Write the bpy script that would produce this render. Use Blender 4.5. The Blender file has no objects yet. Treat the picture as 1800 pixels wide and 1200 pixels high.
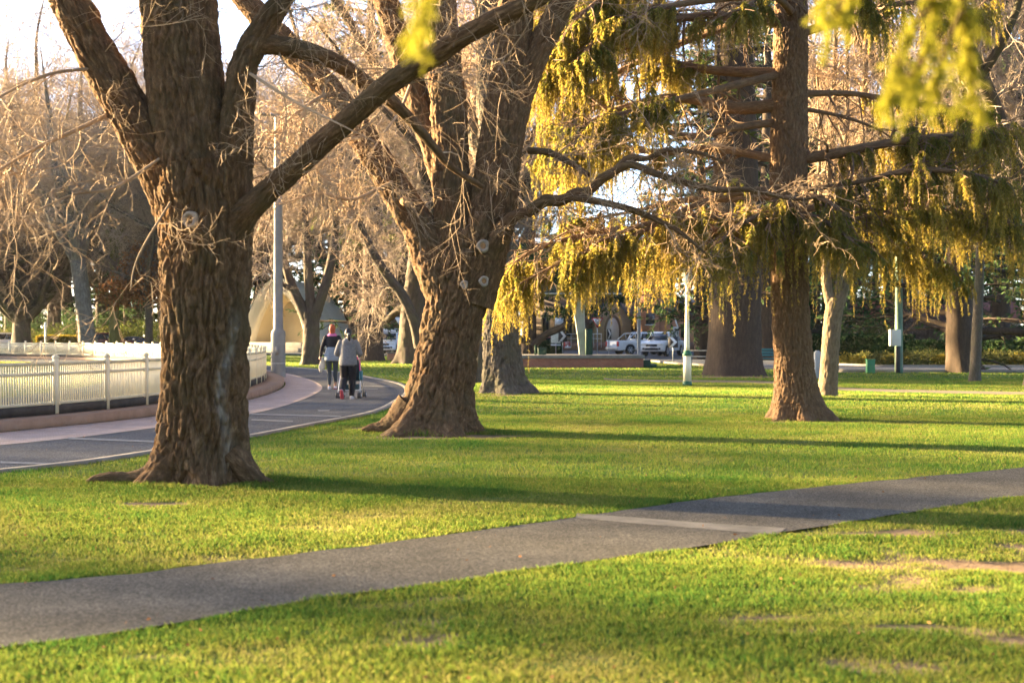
import bpy, math, random
import numpy as np
from mathutils import Vector

rng = np.random.default_rng(7)
random.seed(7)
C = bpy.context.scene.collection
PI = math.pi
R_ = math.radians

# ---- measured frame of the place: focal length in photo pixels, eye height, horizon row
F, CX, HY, EYE = 2500.0, 900.0, 590.0, 1.5

def at(px, py, Y):
    return np.array([(px - CX) / F * Y, Y, EYE + (HY - py) / F * Y])

def gnd(px, py):
    Y = EYE * F / (py - HY)
    return ((px - CX) / F * Y, Y)

# ---------------------------------------------------------------- noise
_prm = np.random.default_rng(3).permutation(256)
_prm = np.concatenate([_prm, _prm, _prm])
_g = np.random.default_rng(4).normal(size=(256, 3))
_g /= np.linalg.norm(_g, axis=1)[:, None]

def pnoise(p):
    p = np.asarray(p, float)
    i = np.floor(p).astype(int)
    f = p - i
    u = f * f * f * (f * (f * 6 - 15) + 10)
    i &= 255
    out = 0
    for dx in (0, 1):
        for dy in (0, 1):
            for dz in (0, 1):
                h = _prm[_prm[_prm[(i[:, 0] + dx) & 255] + ((i[:, 1] + dy) & 255)] + ((i[:, 2] + dz) & 255)]
                g = _g[h]
                d = g[:, 0] * (f[:, 0] - dx) + g[:, 1] * (f[:, 1] - dy) + g[:, 2] * (f[:, 2] - dz)
                w = (u[:, 0] if dx else 1 - u[:, 0]) * (u[:, 1] if dy else 1 - u[:, 1]) * (u[:, 2] if dz else 1 - u[:, 2])
                out = out + w * d
    return out * 1.5

def fbm2(x, y, s, octv=3, seed=0.0):
    o, a = 0, 1.0
    for k in range(octv):
        o = o + a * pnoise(np.stack([x / s, y / s, np.full_like(x, seed + 7.3 * k)], 1))
        s *= .5
        a *= .55
    return o

# ---------------------------------------------------------------- meshes
def raw_mesh(name, v, f, attrs=None, smooth=False):
    """v (N,3); f: (M,3) or (M,4) array or list of arrays of faces"""
    me = bpy.data.meshes.new(name)
    v = np.ascontiguousarray(v, np.float32)
    fs = [x for x in (f if isinstance(f, list) else [f]) if len(x)]
    me.vertices.add(len(v))
    me.vertices.foreach_set('co', v.ravel())
    loops = np.concatenate([np.asarray(x, np.int32).ravel() for x in fs])
    sizes = np.concatenate([np.full(len(x), np.asarray(x).shape[1], np.int32) for x in fs])
    starts = np.concatenate([[0], np.cumsum(sizes)[:-1]]).astype(np.int32)
    me.loops.add(len(loops))
    me.loops.foreach_set('vertex_index', loops)
    me.polygons.add(len(sizes))
    me.polygons.foreach_set('loop_start', starts)
    me.polygons.foreach_set('loop_total', sizes)
    if smooth:
        me.polygons.foreach_set('use_smooth', np.ones(len(sizes), bool))
    for k, a in (attrs or {}).items():
        a = np.ascontiguousarray(a, np.float32)
        t = me.attributes.new(k, 'FLOAT_VECTOR' if a.ndim == 2 else 'FLOAT', 'POINT')
        t.data.foreach_set('vector' if a.ndim == 2 else 'value', a.ravel())
    me.update(calc_edges=True)
    return me

def link(name, me, mat=None, parent=None, loc=(0, 0, 0), rz=0.0):
    o = bpy.data.objects.new(name, me)
    C.objects.link(o)
    if mat is not None and me is not None and len(me.materials) == 0:
        me.materials.append(mat)
    o.location = loc
    o.rotation_euler = (0, 0, rz)
    if parent is not None:
        o.parent = parent
    return o

def tag(o, label=None, cat=None, group=None, kind=None):
    if label: o['label'] = label
    if cat: o['category'] = cat
    if group: o['group'] = group
    if kind: o['kind'] = kind
    return o

def empty(name, loc, label, cat, group=None, rz=0.0):
    o = link(name, None, loc=loc, rz=rz)
    o.empty_display_size = .2
    return tag(o, label, cat, group)

_kids = {}
def copy_tree(o, loc=None, rz=None, label=None, group=None, scale=None, parent=None, kids=None):
    kids = kids if kids is not None else {}
    if not kids:
        for x in C.objects:
            if x.parent is not None:
                kids.setdefault(x.parent.name, []).append(x)
    def rec(s, par):
        c = s.copy()
        C.objects.link(c)
        if par is not None:
            c.parent = par
        for k in kids.get(s.name, []):
            rec(k, c)
        return c
    r = rec(o, parent)
    if loc is not None: r.location = loc
    if rz is not None: r.rotation_euler = (0, 0, rz)
    if scale is not None: r.scale = scale if hasattr(scale, '__len__') else (scale,) * 3
    if label: r['label'] = label
    if group: r['group'] = group
    return r

class MB:
    """collects shapes into one mesh"""
    def __init__(s):
        s.v, s.q, s.t, s.n = [], [], [], 0
    def add(s, v, quads=(), tris=()):
        v = np.asarray(v, float)
        s.v.append(v)
        if len(quads): s.q.append(np.asarray(quads, int) + s.n)
        if len(tris): s.t.append(np.asarray(tris, int) + s.n)
        s.n += len(v)
        return s
    def box(s, c, d, rz=0.0, top=1.0, m=None):
        x, y, z = np.asarray(d, float) / 2
        v = np.array([[-x, -y, -z], [x, -y, -z], [x, y, -z], [-x, y, -z],
                      [-x * top, -y * top, z], [x * top, -y * top, z], [x * top, y * top, z], [-x * top, y * top, z]])
        if rz:
            a, b = math.cos(rz), math.sin(rz)
            v[:, :2] = np.stack([v[:, 0] * a - v[:, 1] * b, v[:, 0] * b + v[:, 1] * a], 1)
        if m is not None:
            v = v @ np.asarray(m).T
        return s.add(v + np.asarray(c, float), [[0, 3, 2, 1], [4, 5, 6, 7], [0, 1, 5, 4], [1, 2, 6, 5], [2, 3, 7, 6], [3, 0, 4, 7]])
    def rings(s, rg, closed_ends=True):
        """rg (M,n,3) loops -> skin"""
        rg = np.asarray(rg, float)
        m, n, _ = rg.shape
        i = np.arange(m - 1)[:, None] * n
        j = np.arange(n)[None, :]
        k = (np.arange(n)[None, :] + 1) % n
        q = np.stack([i + j, i + k, i + n + k, i + n + j], -1).reshape(-1, 4)
        v = rg.reshape(-1, 3)
        tris = []
        if closed_ends:
            v = np.concatenate([v, rg[0].mean(0)[None], rg[-1].mean(0)[None]])
            a, b = m * n, m * n + 1
            for jj in range(n):
                kk = (jj + 1) % n
                tris += [[a, kk, jj], [b, (m - 1) * n + jj, (m - 1) * n + kk]]
        return s.add(v, q, tris)
    def lathe(s, prof, n=16, c=(0, 0, 0), ph=0.0):
        a = np.arange(n) / n * 2 * PI + ph
        rg = [np.stack([r * np.cos(a), r * np.sin(a), np.full(n, z)], 1) for r, z in prof]
        return s.rings(np.array(rg) + np.asarray(c, float))
    def tube(s, pts, r, n=8, sq=False):
        pts = np.asarray(pts, float)
        r = np.broadcast_to(np.asarray(r, float), (len(pts),))
        N, B = frames(pts)
        a = np.arange(n) / n * 2 * PI + (PI / n if sq else 0)
        rg = pts[:, None] + r[:, None, None] * (np.cos(a)[None, :, None] * N[:, None] + np.sin(a)[None, :, None] * B[:, None])
        return s.rings(rg)
    def loft(s, secs, n=20):
        """secs: (cx,cy,cz,rx,ry) stacked ellipses"""
        a = np.arange(n) / n * 2 * PI
        rg = [np.stack([c[0] + c[3] * np.cos(a), c[1] + c[4] * np.sin(a), np.full(n, c[2])], 1) for c in secs]
        return s.rings(np.array(rg))
    def ball(s, c, r, n=12, m=8):
        r = np.broadcast_to(np.asarray(r, float), (3,))
        t = np.linspace(.12, PI - .12, m)
        a = np.arange(n) / n * 2 * PI
        rg = [np.stack([c[0] + r[0] * math.sin(x) * np.cos(a), c[1] + r[1] * math.sin(x) * np.sin(a), np.full(n, c[2] - r[2] * math.cos(x))], 1) for x in t]
        return s.rings(np.array(rg))
    def prism(s, poly, y0, y1, ax='y', taper=1.0):
        """poly [(a,b)] counter-clockwise or not, extruded along axis"""
        p = np.asarray(poly, float)
        n = len(p)
        def put(y, k):
            if ax == 'y': return np.stack([p[:, 0], np.full(n, y), p[:, 1]], 1)
            if ax == 'x': return np.stack([np.full(n, y), p[:, 0], p[:, 1]], 1)
            return np.stack([p[:, 0], p[:, 1], np.full(n, y)], 1)
        v = np.concatenate([put(y0, 1), put(y1, taper)])
        from mathutils.geometry import tessellate_polygon
        tr = tessellate_polygon([[Vector((a, b, 0)) for a, b in p]])
        tris = [list(x) for x in tr] + [[x[0] + n, x[2] + n, x[1] + n] for x in tr]
        q = [[i, (i + 1) % n, (i + 1) % n + n, i + n] for i in range(n)]
        return s.add(v, q, tris)
    def move(s, loc=(0, 0, 0), rz=0.0):
        a, b = math.cos(rz), math.sin(rz)
        for v in s.v:
            v[:, :2] = np.stack([v[:, 0] * a - v[:, 1] * b, v[:, 0] * b + v[:, 1] * a], 1)
            v += np.asarray(loc, float)
        return s
    def mesh(s, name, smooth=False):
        fs = ([np.concatenate(s.q)] if s.q else []) + ([np.concatenate(s.t)] if s.t else [])
        me = raw_mesh(name, np.concatenate(s.v), fs, smooth=smooth)
        import bmesh
        bm = bmesh.new(); bm.from_mesh(me)
        bmesh.ops.recalc_face_normals(bm, faces=bm.faces)
        bm.to_mesh(me); bm.free()
        return me
    def build(s, name, mat, parent=None, smooth=False, bevel=0.0, voxel=0.0, sm=0, loc=(0, 0, 0), rz=0.0):
        o = link(name, s.mesh(name, smooth or voxel > 0), mat, parent, loc, rz)
        if voxel:
            m = o.modifiers.new('rm', 'REMESH'); m.mode = 'VOXEL'; m.voxel_size = voxel; m.use_smooth_shade = True
            if sm:
                m = o.modifiers.new('sm', 'SMOOTH'); m.iterations = sm; m.factor = .5
        if bevel:
            m = o.modifiers.new('bv', 'BEVEL'); m.width = bevel; m.segments = 2; m.limit_method = 'ANGLE'
        return o

def frames(p):
    t = np.gradient(p, axis=0)
    t /= np.linalg.norm(t, axis=1)[:, None] + 1e-9
    ref = np.array([0., 1, 0]) if abs(t[0][1]) < .8 else np.array([1., 0, 0])
    N = np.zeros_like(p)
    n = np.cross(np.cross(t[0], ref), t[0])
    for i in range(len(p)):
        n = n - t[i] * (n @ t[i])
        n /= np.linalg.norm(n) + 1e-9
        N[i] = n
    return N, np.cross(t, N)

def spline(p, step):
    """Catmull-Rom through rows of p (any width), resampled by 3-D arc length"""
    p = np.asarray(p, float)
    q = np.concatenate([[2 * p[0] - p[1]], p, [2 * p[-1] - p[-2]]])
    out = []
    u = np.linspace(0, 1, 24, endpoint=False)[:, None]
    for i in range(len(p) - 1):
        a, b, c, d = q[i:i + 4]
        out.append(.5 * (2 * b + (c - a) * u + (2 * a - 5 * b + 4 * c - d) * u ** 2 + (3 * b - a - 3 * c + d) * u ** 3))
    out = np.concatenate(out + [p[-1:]])
    k = min(3, out.shape[1])
    L = np.concatenate([[0], np.cumsum(np.linalg.norm(np.diff(out[:, :k], axis=0), axis=1))])
    n = max(3, int(L[-1] / step) + 1)
    s = np.linspace(0, L[-1], n)
    return np.stack([np.interp(s, L, out[:, j]) for j in range(out.shape[1])], 1)

# ---------------------------------------------------------------- materials
_mats = {}
def nodes(name):
    m = bpy.data.materials.new(name)
    m.use_nodes = True
    nt = m.node_tree
    nt.nodes.clear()
    return m, nt, nt.nodes.new('ShaderNodeOutputMaterial')

def noise_node(nt, scale, detail=4, rough=.6, vec=None, co='Object'):
    n = nt.nodes.new('ShaderNodeTexNoise')
    n.inputs['Scale'].default_value = scale
    n.inputs['Detail'].default_value = detail
    n.inputs['Roughness'].default_value = rough
    if vec is None:
        tc = nt.nodes.new('ShaderNodeTexCoord')
        vec = tc.outputs[co]
    nt.links.new(vec, n.inputs['Vector'])
    return n

def ramp(nt, fac, stops):
    r = nt.nodes.new('ShaderNodeValToRGB')
    els = r.color_ramp.elements
    while len(els) < len(stops): els.new(.5)
    for e, (p, c) in zip(els, stops):
        e.position = p
        e.color = (*c, 1) if len(c) == 3 else c
    nt.links.new(fac, r.inputs['Fac'])
    return r

def M(name, col, rough=.75, var=.2, scale=6., bump=.0, metal=0., spec=.3, col2=None, bscale=None, trans=0.):
    if name in _mats: return _mats[name]
    m, nt, out = nodes(name)
    b = nt.nodes.new('ShaderNodeBsdfPrincipled')
    b.inputs['Roughness'].default_value = rough
    b.inputs['Metallic'].default_value = metal
    b.inputs['Specular IOR Level'].default_value = spec
    n = noise_node(nt, scale, 5, .65)
    c = np.array(col)
    c2 = np.array(col2) if col2 is not None else None
    lo, hi = (c * (1 - var), np.minimum(c * (1 + var), .95)) if c2 is None else (c, c2)
    r = ramp(nt, n.outputs['Fac'], [(.32, tuple(lo)), (.68, tuple(hi))])
    nt.links.new(r.outputs['Color'], b.inputs['Base Color'])
    if bump:
        n2 = noise_node(nt, bscale or scale * 4, 6, .7)
        bp = nt.nodes.new('ShaderNodeBump')
        bp.inputs['Strength'].default_value = 1
        bp.inputs['Distance'].default_value = bump
        nt.links.new(n2.outputs['Fac'], bp.inputs['Height'])
        nt.links.new(bp.outputs['Normal'], b.inputs['Normal'])
    nt.links.new(b.outputs[0], out.inputs['Surface'])
    _mats[name] = m
    return m

def glass_mat():
    if 'car_glass' in _mats: return _mats['car_glass']
    m = M('car_glass', (.025, .03, .035), .08, .05, 2, spec=.8)
    return m

def leaf_mat(name, c0, c1, trans=.45, tc=None, scale=.8, attr='tint', c2=None):
    """c0..c1 picked by the mesh's per-leaf tint, with slow drift over the plant; light passes through"""
    if name in _mats: return _mats[name]
    m, nt, out = nodes(name)
    a = nt.nodes.new('ShaderNodeAttribute'); a.attribute_name = attr
    n = noise_node(nt, scale, 3, .5)
    ma = nt.nodes.new('ShaderNodeMath'); ma.operation = 'MULTIPLY_ADD'
    nt.links.new(n.outputs['Fac'], ma.inputs[0]); ma.inputs[1].default_value = .9
    ad = nt.nodes.new('ShaderNodeMath'); ad.operation = 'ADD'; ad.inputs[1].default_value = -.45
    nt.links.new(a.outputs['Fac'], ad.inputs[0])
    nt.links.new(ad.outputs[0], ma.inputs[2])
    r = ramp(nt, ma.outputs[0], [(.0, c0), (1., c1)] if c2 is None else [(.0, c0), (.62, c1), (1., c2)])
    d = nt.nodes.new('ShaderNodeBsdfDiffuse')
    t = nt.nodes.new('ShaderNodeBsdfTranslucent')
    nt.links.new(r.outputs[0], d.inputs['Color'])
    if tc is None:
        nt.links.new(r.outputs[0], t.inputs['Color'])
    else:
        mx = nt.nodes.new('ShaderNodeMix'); mx.data_type = 'RGBA'; mx.blend_type = 'MULTIPLY'
        mx.inputs['Factor'].default_value = 1
        nt.links.new(r.outputs[0], mx.inputs[6]); mx.inputs[7].default_value = (*tc, 1)
        nt.links.new(mx.outputs[2], t.inputs['Color'])
    ms = nt.nodes.new('ShaderNodeMixShader'); ms.inputs[0].default_value = trans
    nt.links.new(d.outputs[0], ms.inputs[1]); nt.links.new(t.outputs[0], ms.inputs[2])
    nt.links.new(ms.outputs[0], out.inputs['Surface'])
    _mats[name] = m
    return m

def bark_mat(name, c0, c1, c2, moss=None, fine=1.0):
    """bark that runs along each limb: coordinates come with the mesh (bco)"""
    if name in _mats: return _mats[name]
    m, nt, out = nodes(name)
    b = nt.nodes.new('ShaderNodeBsdfPrincipled')
    b.inputs['Roughness'].default_value = .9
    b.inputs['Specular IOR Level'].default_value = .15
    a = nt.nodes.new('ShaderNodeAttribute'); a.attribute_name = 'bco'
    mp = nt.nodes.new('ShaderNodeMapping'); mp.inputs['Scale'].default_value = (1, 1, .26)
    nt.links.new(a.outputs['Vector'], mp.inputs['Vector'])
    n1 = noise_node(nt, 26 * fine, 8, .78, mp.outputs[0])
    n2 = noise_node(nt, 2.2, 3, .6, a.outputs['Vector'])
    r1 = ramp(nt, n1.outputs['Fac'], [(.3, c0), (.52, c1), (.72, c2)])
    col = r1.outputs[0]
    mx = nt.nodes.new('ShaderNodeMix'); mx.data_type = 'RGBA'
    k = moss if moss is not None else tuple(.6 * x for x in c1)
    r2 = ramp(nt, n2.outputs['Fac'], [(.45, (0, 0, 0)), (.7, (.55, .55, .55))])
    nt.links.new(r2.outputs[0], mx.inputs['Factor'])
    nt.links.new(col, mx.inputs[6]); mx.inputs[7].default_value = (*k, 1)
    col = mx.outputs[2]
    pa = nt.nodes.new('ShaderNodeAttribute'); pa.attribute_name = 'pale'
    mp2 = nt.nodes.new('ShaderNodeMix'); mp2.data_type = 'RGBA'
    nt.links.new(pa.outputs['Fac'], mp2.inputs['Factor'])
    nt.links.new(col, mp2.inputs[6]); mp2.inputs[7].default_value = (.42, .39, .34, 1)
    nt.links.new(mp2.outputs[2], b.inputs['Base Color'])
    bp = nt.nodes.new('ShaderNodeBump'); bp.inputs['Distance'].default_value = .022
    bp.inputs['Strength'].default_value = 1.
    nt.links.new(n1.outputs['Fac'], bp.inputs['Height'])
    nt.links.new(bp.outputs['Normal'], b.inputs['Normal'])
    nt.links.new(b.outputs[0], out.inputs['Surface'])
    _mats[name] = m
    return m
# ---------------------------------------------------------------- wood
class Wood:
    """trunk and limbs: furrowed tubes collected into one mesh"""
    def __init__(s): s.v, s.q, s.b, s.p, s.n, s.paths = [], [], [], [], 0, []
    def tube(s, rows, sp=.03, sides=40, amp=.0, flare=None, seed=0., lobes=5, pale=None, furrow=.055, root=False, capn=False):
        p = spline(rows, sp)
        P, r = p[:, :3], np.maximum(p[:, 3], .002)
        s.paths.append((P[::max(1, len(P) // 40)], r[::max(1, len(P) // 40)]))
        N, B = frames(P)
        m = len(P)
        a = np.arange(sides) / sides * 2 * PI
        L = np.concatenate([[0], np.cumsum(np.linalg.norm(np.diff(P, axis=0), axis=1))])
        co, si = np.cos(a)[None], np.sin(a)[None]
        rr = np.repeat(r[:, None], sides, 1)
        if flare:
            h, k = flare
            lob = .55 + .45 * np.cos(a * lobes + seed) + .35 * np.cos(a * 2 + seed * 1.7)
            rr = rr * (1 + k * np.exp(-(P[:, 2:3]) / h) * np.clip(lob, 0, 2)[None])
        bc = np.stack([co * r[:, None], si * r[:, None], np.repeat(L[:, None], sides, 1)], -1).reshape(-1, 3) + seed
        if amp:
            w = bc.copy()
            w[:, :2] += .045 * np.stack([pnoise(bc * 2.3), pnoise(bc * 2.3 + 9)], 1)
            n1 = pnoise(w / np.array([furrow, furrow, furrow * 6.5]))
            n2 = pnoise(w / np.array([furrow * .42, furrow * .42, furrow * 2.2]) + 5)
            n3 = pnoise(bc / .25 + 3)
            d = np.minimum(1, np.abs(n1) * 4.6) * .66 + np.minimum(1, np.abs(n2) * 3.6) * .42 + .15 * n2 + .40 * n3 + .13 * np.minimum(1, np.abs(pnoise(w / np.array([furrow * .8, furrow * .8, furrow * 2.2]) + 11)) * 3)
            rr = rr + amp * (d.reshape(m, sides) - .5) * np.minimum(1, r / .12)[:, None]
        v = P[:, None] + rr[..., None] * (co[..., None] * N[:, None] + si[..., None] * B[:, None])
        i = np.arange(m - 1)[:, None] * sides
        j = np.arange(sides)[None]
        k = (j + 1) % sides
        q = np.stack([i + j, i + k, i + sides + k, i + sides + j], -1).reshape(-1, 4)
        v = v.reshape(-1, 3)
        if capn:
            v = np.concatenate([v, P[-1:]]); bc = np.concatenate([bc, bc[-1:]])
            e = (m - 1) * sides + np.arange(sides)
            q = np.concatenate([q, np.stack([e, np.roll(e, -1), np.full(sides, m * sides), np.full(sides, m * sides)], 1)[:0]])
        pl = np.zeros(len(v))
        if pale is not None: pl = pale(v, bc)
        s.v.append(v); s.q.append(q + s.n); s.b.append(bc); s.p.append(pl); s.n += len(v)
        return s
    def build(s, name, mat, parent=None):
        me = raw_mesh(name, np.concatenate(s.v), np.concatenate(s.q), {'bco': np.concatenate(s.b), 'pale': np.concatenate(s.p)}, smooth=True)
        return link(name, me, mat, parent)

def unit(v): return v / (np.linalg.norm(v, axis=-1, keepdims=True) + 1e-9)

def grow(S, D, L, r0, r1, K, jit, up, g):
    """N wandering shoots: points (N,K+1,3), radii (N,K+1); up<0 droops"""
    N = len(S)
    P = np.zeros((N, K + 1, 3)); P[:, 0] = S
    d = unit(D)
    st = (L / K)[:, None]
    cur = g.normal(size=(N, 3)) * jit * .6
    for k in range(K):
        d = unit(d + g.normal(size=(N, 3)) * jit + cur + np.array([0, 0, 1.]) * (up if np.isscalar(up) else up[:, None]))
        P[:, k + 1] = P[:, k] + d * st
    t = np.linspace(0, 1, K + 1)[None]
    return P, r0[:, None] * (1 - t) + r1[:, None] * t

def along(P, t):
    K = P.shape[1] - 1
    x = t * K
    i = np.minimum(x.astype(int), K - 1)
    f = (x - i)[:, None]
    a = np.arange(len(P))
    return P[a, i] * (1 - f) + P[a, i + 1] * f, unit(P[a, i + 1] - P[a, i])

def spawn(P, R, n, t0, t1, ang, g, flat=0.):
    """n shoots off every parent: start, direction, parent radius, t, parent length"""
    N = len(P)
    idx = np.repeat(np.arange(N), n)
    t = t0 + (t1 - t0) * (np.tile(np.arange(n), N) + g.random(N * n)) / n
    pos, tan = along(P[idx], t)
    rnd = g.normal(size=pos.shape)
    rnd[:, 2] *= 1 - flat
    per = unit(rnd - tan * (rnd * tan).sum(1, keepdims=True))
    a = R_(ang) * (1 + .3 * g.normal(size=len(pos)))[:, None]
    d = tan * np.cos(a) + per * np.sin(a)
    K = R.shape[1] - 1
    rad = R[idx, np.minimum((t * K).astype(int), K)]
    ln = np.linalg.norm(np.diff(P, axis=1), axis=2).sum(1)[idx]
    return pos, d, rad, t, ln

def tubes(P, R, sides):
    N, K1, _ = P.shape
    T = np.gradient(P, axis=1); T = unit(T)
    ref = np.where(np.abs(T[:, :1, 2:3]) < .9, np.array([0, 0, 1.]), np.array([1., 0, 0]))
    U = unit(np.cross(T, np.broadcast_to(ref, T.shape)))
    W = np.cross(T, U)
    a = np.arange(sides) / sides * 2 * PI
    v = P[:, :, None] + R[:, :, None, None] * (np.cos(a)[None, None, :, None] * U[:, :, None] + np.sin(a)[None, None, :, None] * W[:, :, None])
    base = (np.arange(N) * K1 * sides)[:, None, None]
    i = (np.arange(K1 - 1) * sides)[None, :, None]
    j = np.arange(sides)[None, None]
    k = (j + 1) % sides
    q = np.stack([base + i + j, base + i + k, base + i + sides + k, base + i + sides + j], -1).reshape(-1, 4)
    return v.reshape(-1, 3), q

def join_tubes(lst):
    v, q, n = [], [], 0
    for P, R, s in lst:
        a, b = tubes(P, R, s)
        v.append(a); q.append(b + n); n += len(a)
    return np.concatenate(v), np.concatenate(q)

def crown_on(paths, g, counts=(10, 7, 5), dens=6., l1=(1.4, 3.0), skip=.25, tw=.004, up=.02, droop=-.05, ang=55, rmax=.03, r1=.5):
    """twigs on given limbs; number of first shoots follows limb length"""
    Ps, Rs, Ds, Ls = [], [], [], []
    for P, r in paths:
        L = np.linalg.norm(np.diff(P, axis=0), axis=1).sum()
        n = max(2, int(L * dens))
        t = skip + (1 - skip) * g.random(n)
        pos, tan = along(np.repeat(P[None], n, 0), t)
        rnd = g.normal(size=pos.shape)
        per = unit(rnd - tan * (rnd * tan).sum(1, keepdims=True))
        a = R_(ang) * (1 + .3 * g.normal(size=n))[:, None]
        Ps.append(pos); Ds.append(tan * np.cos(a) + per * np.sin(a))
        Ls.append((l1[0] + (l1[1] - l1[0]) * g.random(n)))
        Rs.append(np.minimum(np.interp(t, np.linspace(0, 1, len(r)), r) * r1, rmax) * (.5 + .6 * g.random(n)))
    S, D, L, r = (np.concatenate(x) for x in (Ps, Ds, Ls, Rs))
    out = []
    P, R = grow(S, D, L, r, np.maximum(r * .25, tw), 10, .14, up, g)
    out.append((P, R, 5))
    for lv, n in enumerate(counts):
        pos, d, rad, t, ln = spawn(P, R, n, .15, 1., 50, g)
        L = ln * (.28 + .35 * g.random(len(pos))) * (1.1 - .5 * t)
        last = lv == len(counts) - 1
        r0 = np.maximum(rad * .6, tw * (1. if last else 1.4))
        P, R = grow(pos, d, L, r0, np.full(len(pos), tw * (.5 if last else .7)), 5 if not last else 4, .15, droop, g)
        out.append((P, R, 3))
    return join_tubes(out)

def bare_proto(seed, h, r0, fork, nl, spread, mats, counts=(12, 8, 6), tw=.009, lean=(0, 0), amp=.03, up=.06):
    """whole leafless tree at the origin -> (trunk mesh, crown mesh)"""
    g = np.random.default_rng(seed)
    w = Wood()
    top = np.array([lean[0], lean[1], fork])
    w.tube([(0, 0, -.1, r0 * 1.05), (lean[0] * .3, lean[1] * .3, fork * .3, r0 * .9), (lean[0] * .7, lean[1] * .7, fork * .7, r0 * .86), (*top, r0 * .84)],
           .12, 30, amp, (.45 + r0 * .3, .5), seed, furrow=.09)
    paths = []
    for k in range(nl):
        az = 2 * PI * (k + .5 * g.random()) / nl + seed
        tilt = R_(spread) * (.35 + .8 * g.random()) if k else R_(6)
        L = (h - fork) * (.8 + .25 * g.random()) / max(.55, math.cos(tilt))
        d = np.array([math.cos(az) * math.sin(tilt), math.sin(az) * math.sin(tilt), math.cos(tilt)])
        n = 7
        pts, p = [], top - d * r0 * .6 - np.array([0, 0, r0 * .3])
        for i in range(n + 1):
            f = i / n
            pts.append((*p, r0 * (.62 if k else .7) * (1 - f) ** .85 + .02))
            d = unit(d + g.normal(size=3) * .13 + np.array([0, 0, .10]))
            p = p + d * L / n
        w.tube(pts, .2, 14, amp * .6, seed=seed + k + 1., furrow=.09)
        paths.append(w.paths[-1])
        for s in range(2):
            i = 1 + s * 2
            q = np.array(pts[i][:3]); rr = pts[i][3] * .6
            az2 = az + (1 if s else -1) * (.7 + .6 * g.random())
            dd = unit(np.array([math.cos(az2), math.sin(az2), .55 + .4 * g.random()]))
            L2 = L * (.5 - .1 * s)
            pp = []
            for j in range(6):
                pp.append((*q, rr * (1 - j / 5) ** .9 + .015))
                dd = unit(dd + g.normal(size=3) * .16 + np.array([0, 0, .04]))
                q = q + dd * L2 / 5
            w.tube(pp, .25, 10, amp * .4, seed=seed + k * 3 + s, furrow=.09)
            paths.append(w.paths[-1])
    tm = raw_mesh('trunk', np.concatenate(w.v), np.concatenate(w.q), {'bco': np.concatenate(w.b), 'pale': np.concatenate(w.p)}, smooth=True)
    v, q = crown_on(paths, g, counts[1:], dens=counts[0] / 4.2, l1=(h * .10, h * .24), skip=.12, tw=tw, up=up, droop=.0, ang=52, r1=.55)
    cm = raw_mesh('crown', v, q, smooth=False)
    tm.materials.append(mats[0]); cm.materials.append(mats[1])
    return tm, cm

def leaf_tris(pos, dirs, size, width, g, tint=None, curl=.0):
    """one small pointed leaf (a folded pair of triangles) per row"""
    N = len(pos)
    d = unit(dirs)
    s = unit(np.cross(d, unit(g.normal(size=(N, 3)))))
    L = np.broadcast_to(np.asarray(size), (N,))[:, None]
    W = np.broadcast_to(np.asarray(width), (N,))[:, None]
    a = pos
    b = pos + d * L * .45 + s * W * .5
    c = pos + d * L
    e = pos + d * L * .45 - s * W * .5
    v = np.stack([a, b, c, e], 1).reshape(-1, 3)
    i = np.arange(N)[:, None] * 4
    f = i + np.array([[0, 1, 2, 3]])
    t = np.repeat(tint if tint is not None else g.random(N), 4)
    return v, f, t

def pinch(n, k, x, g):
    pass

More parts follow.
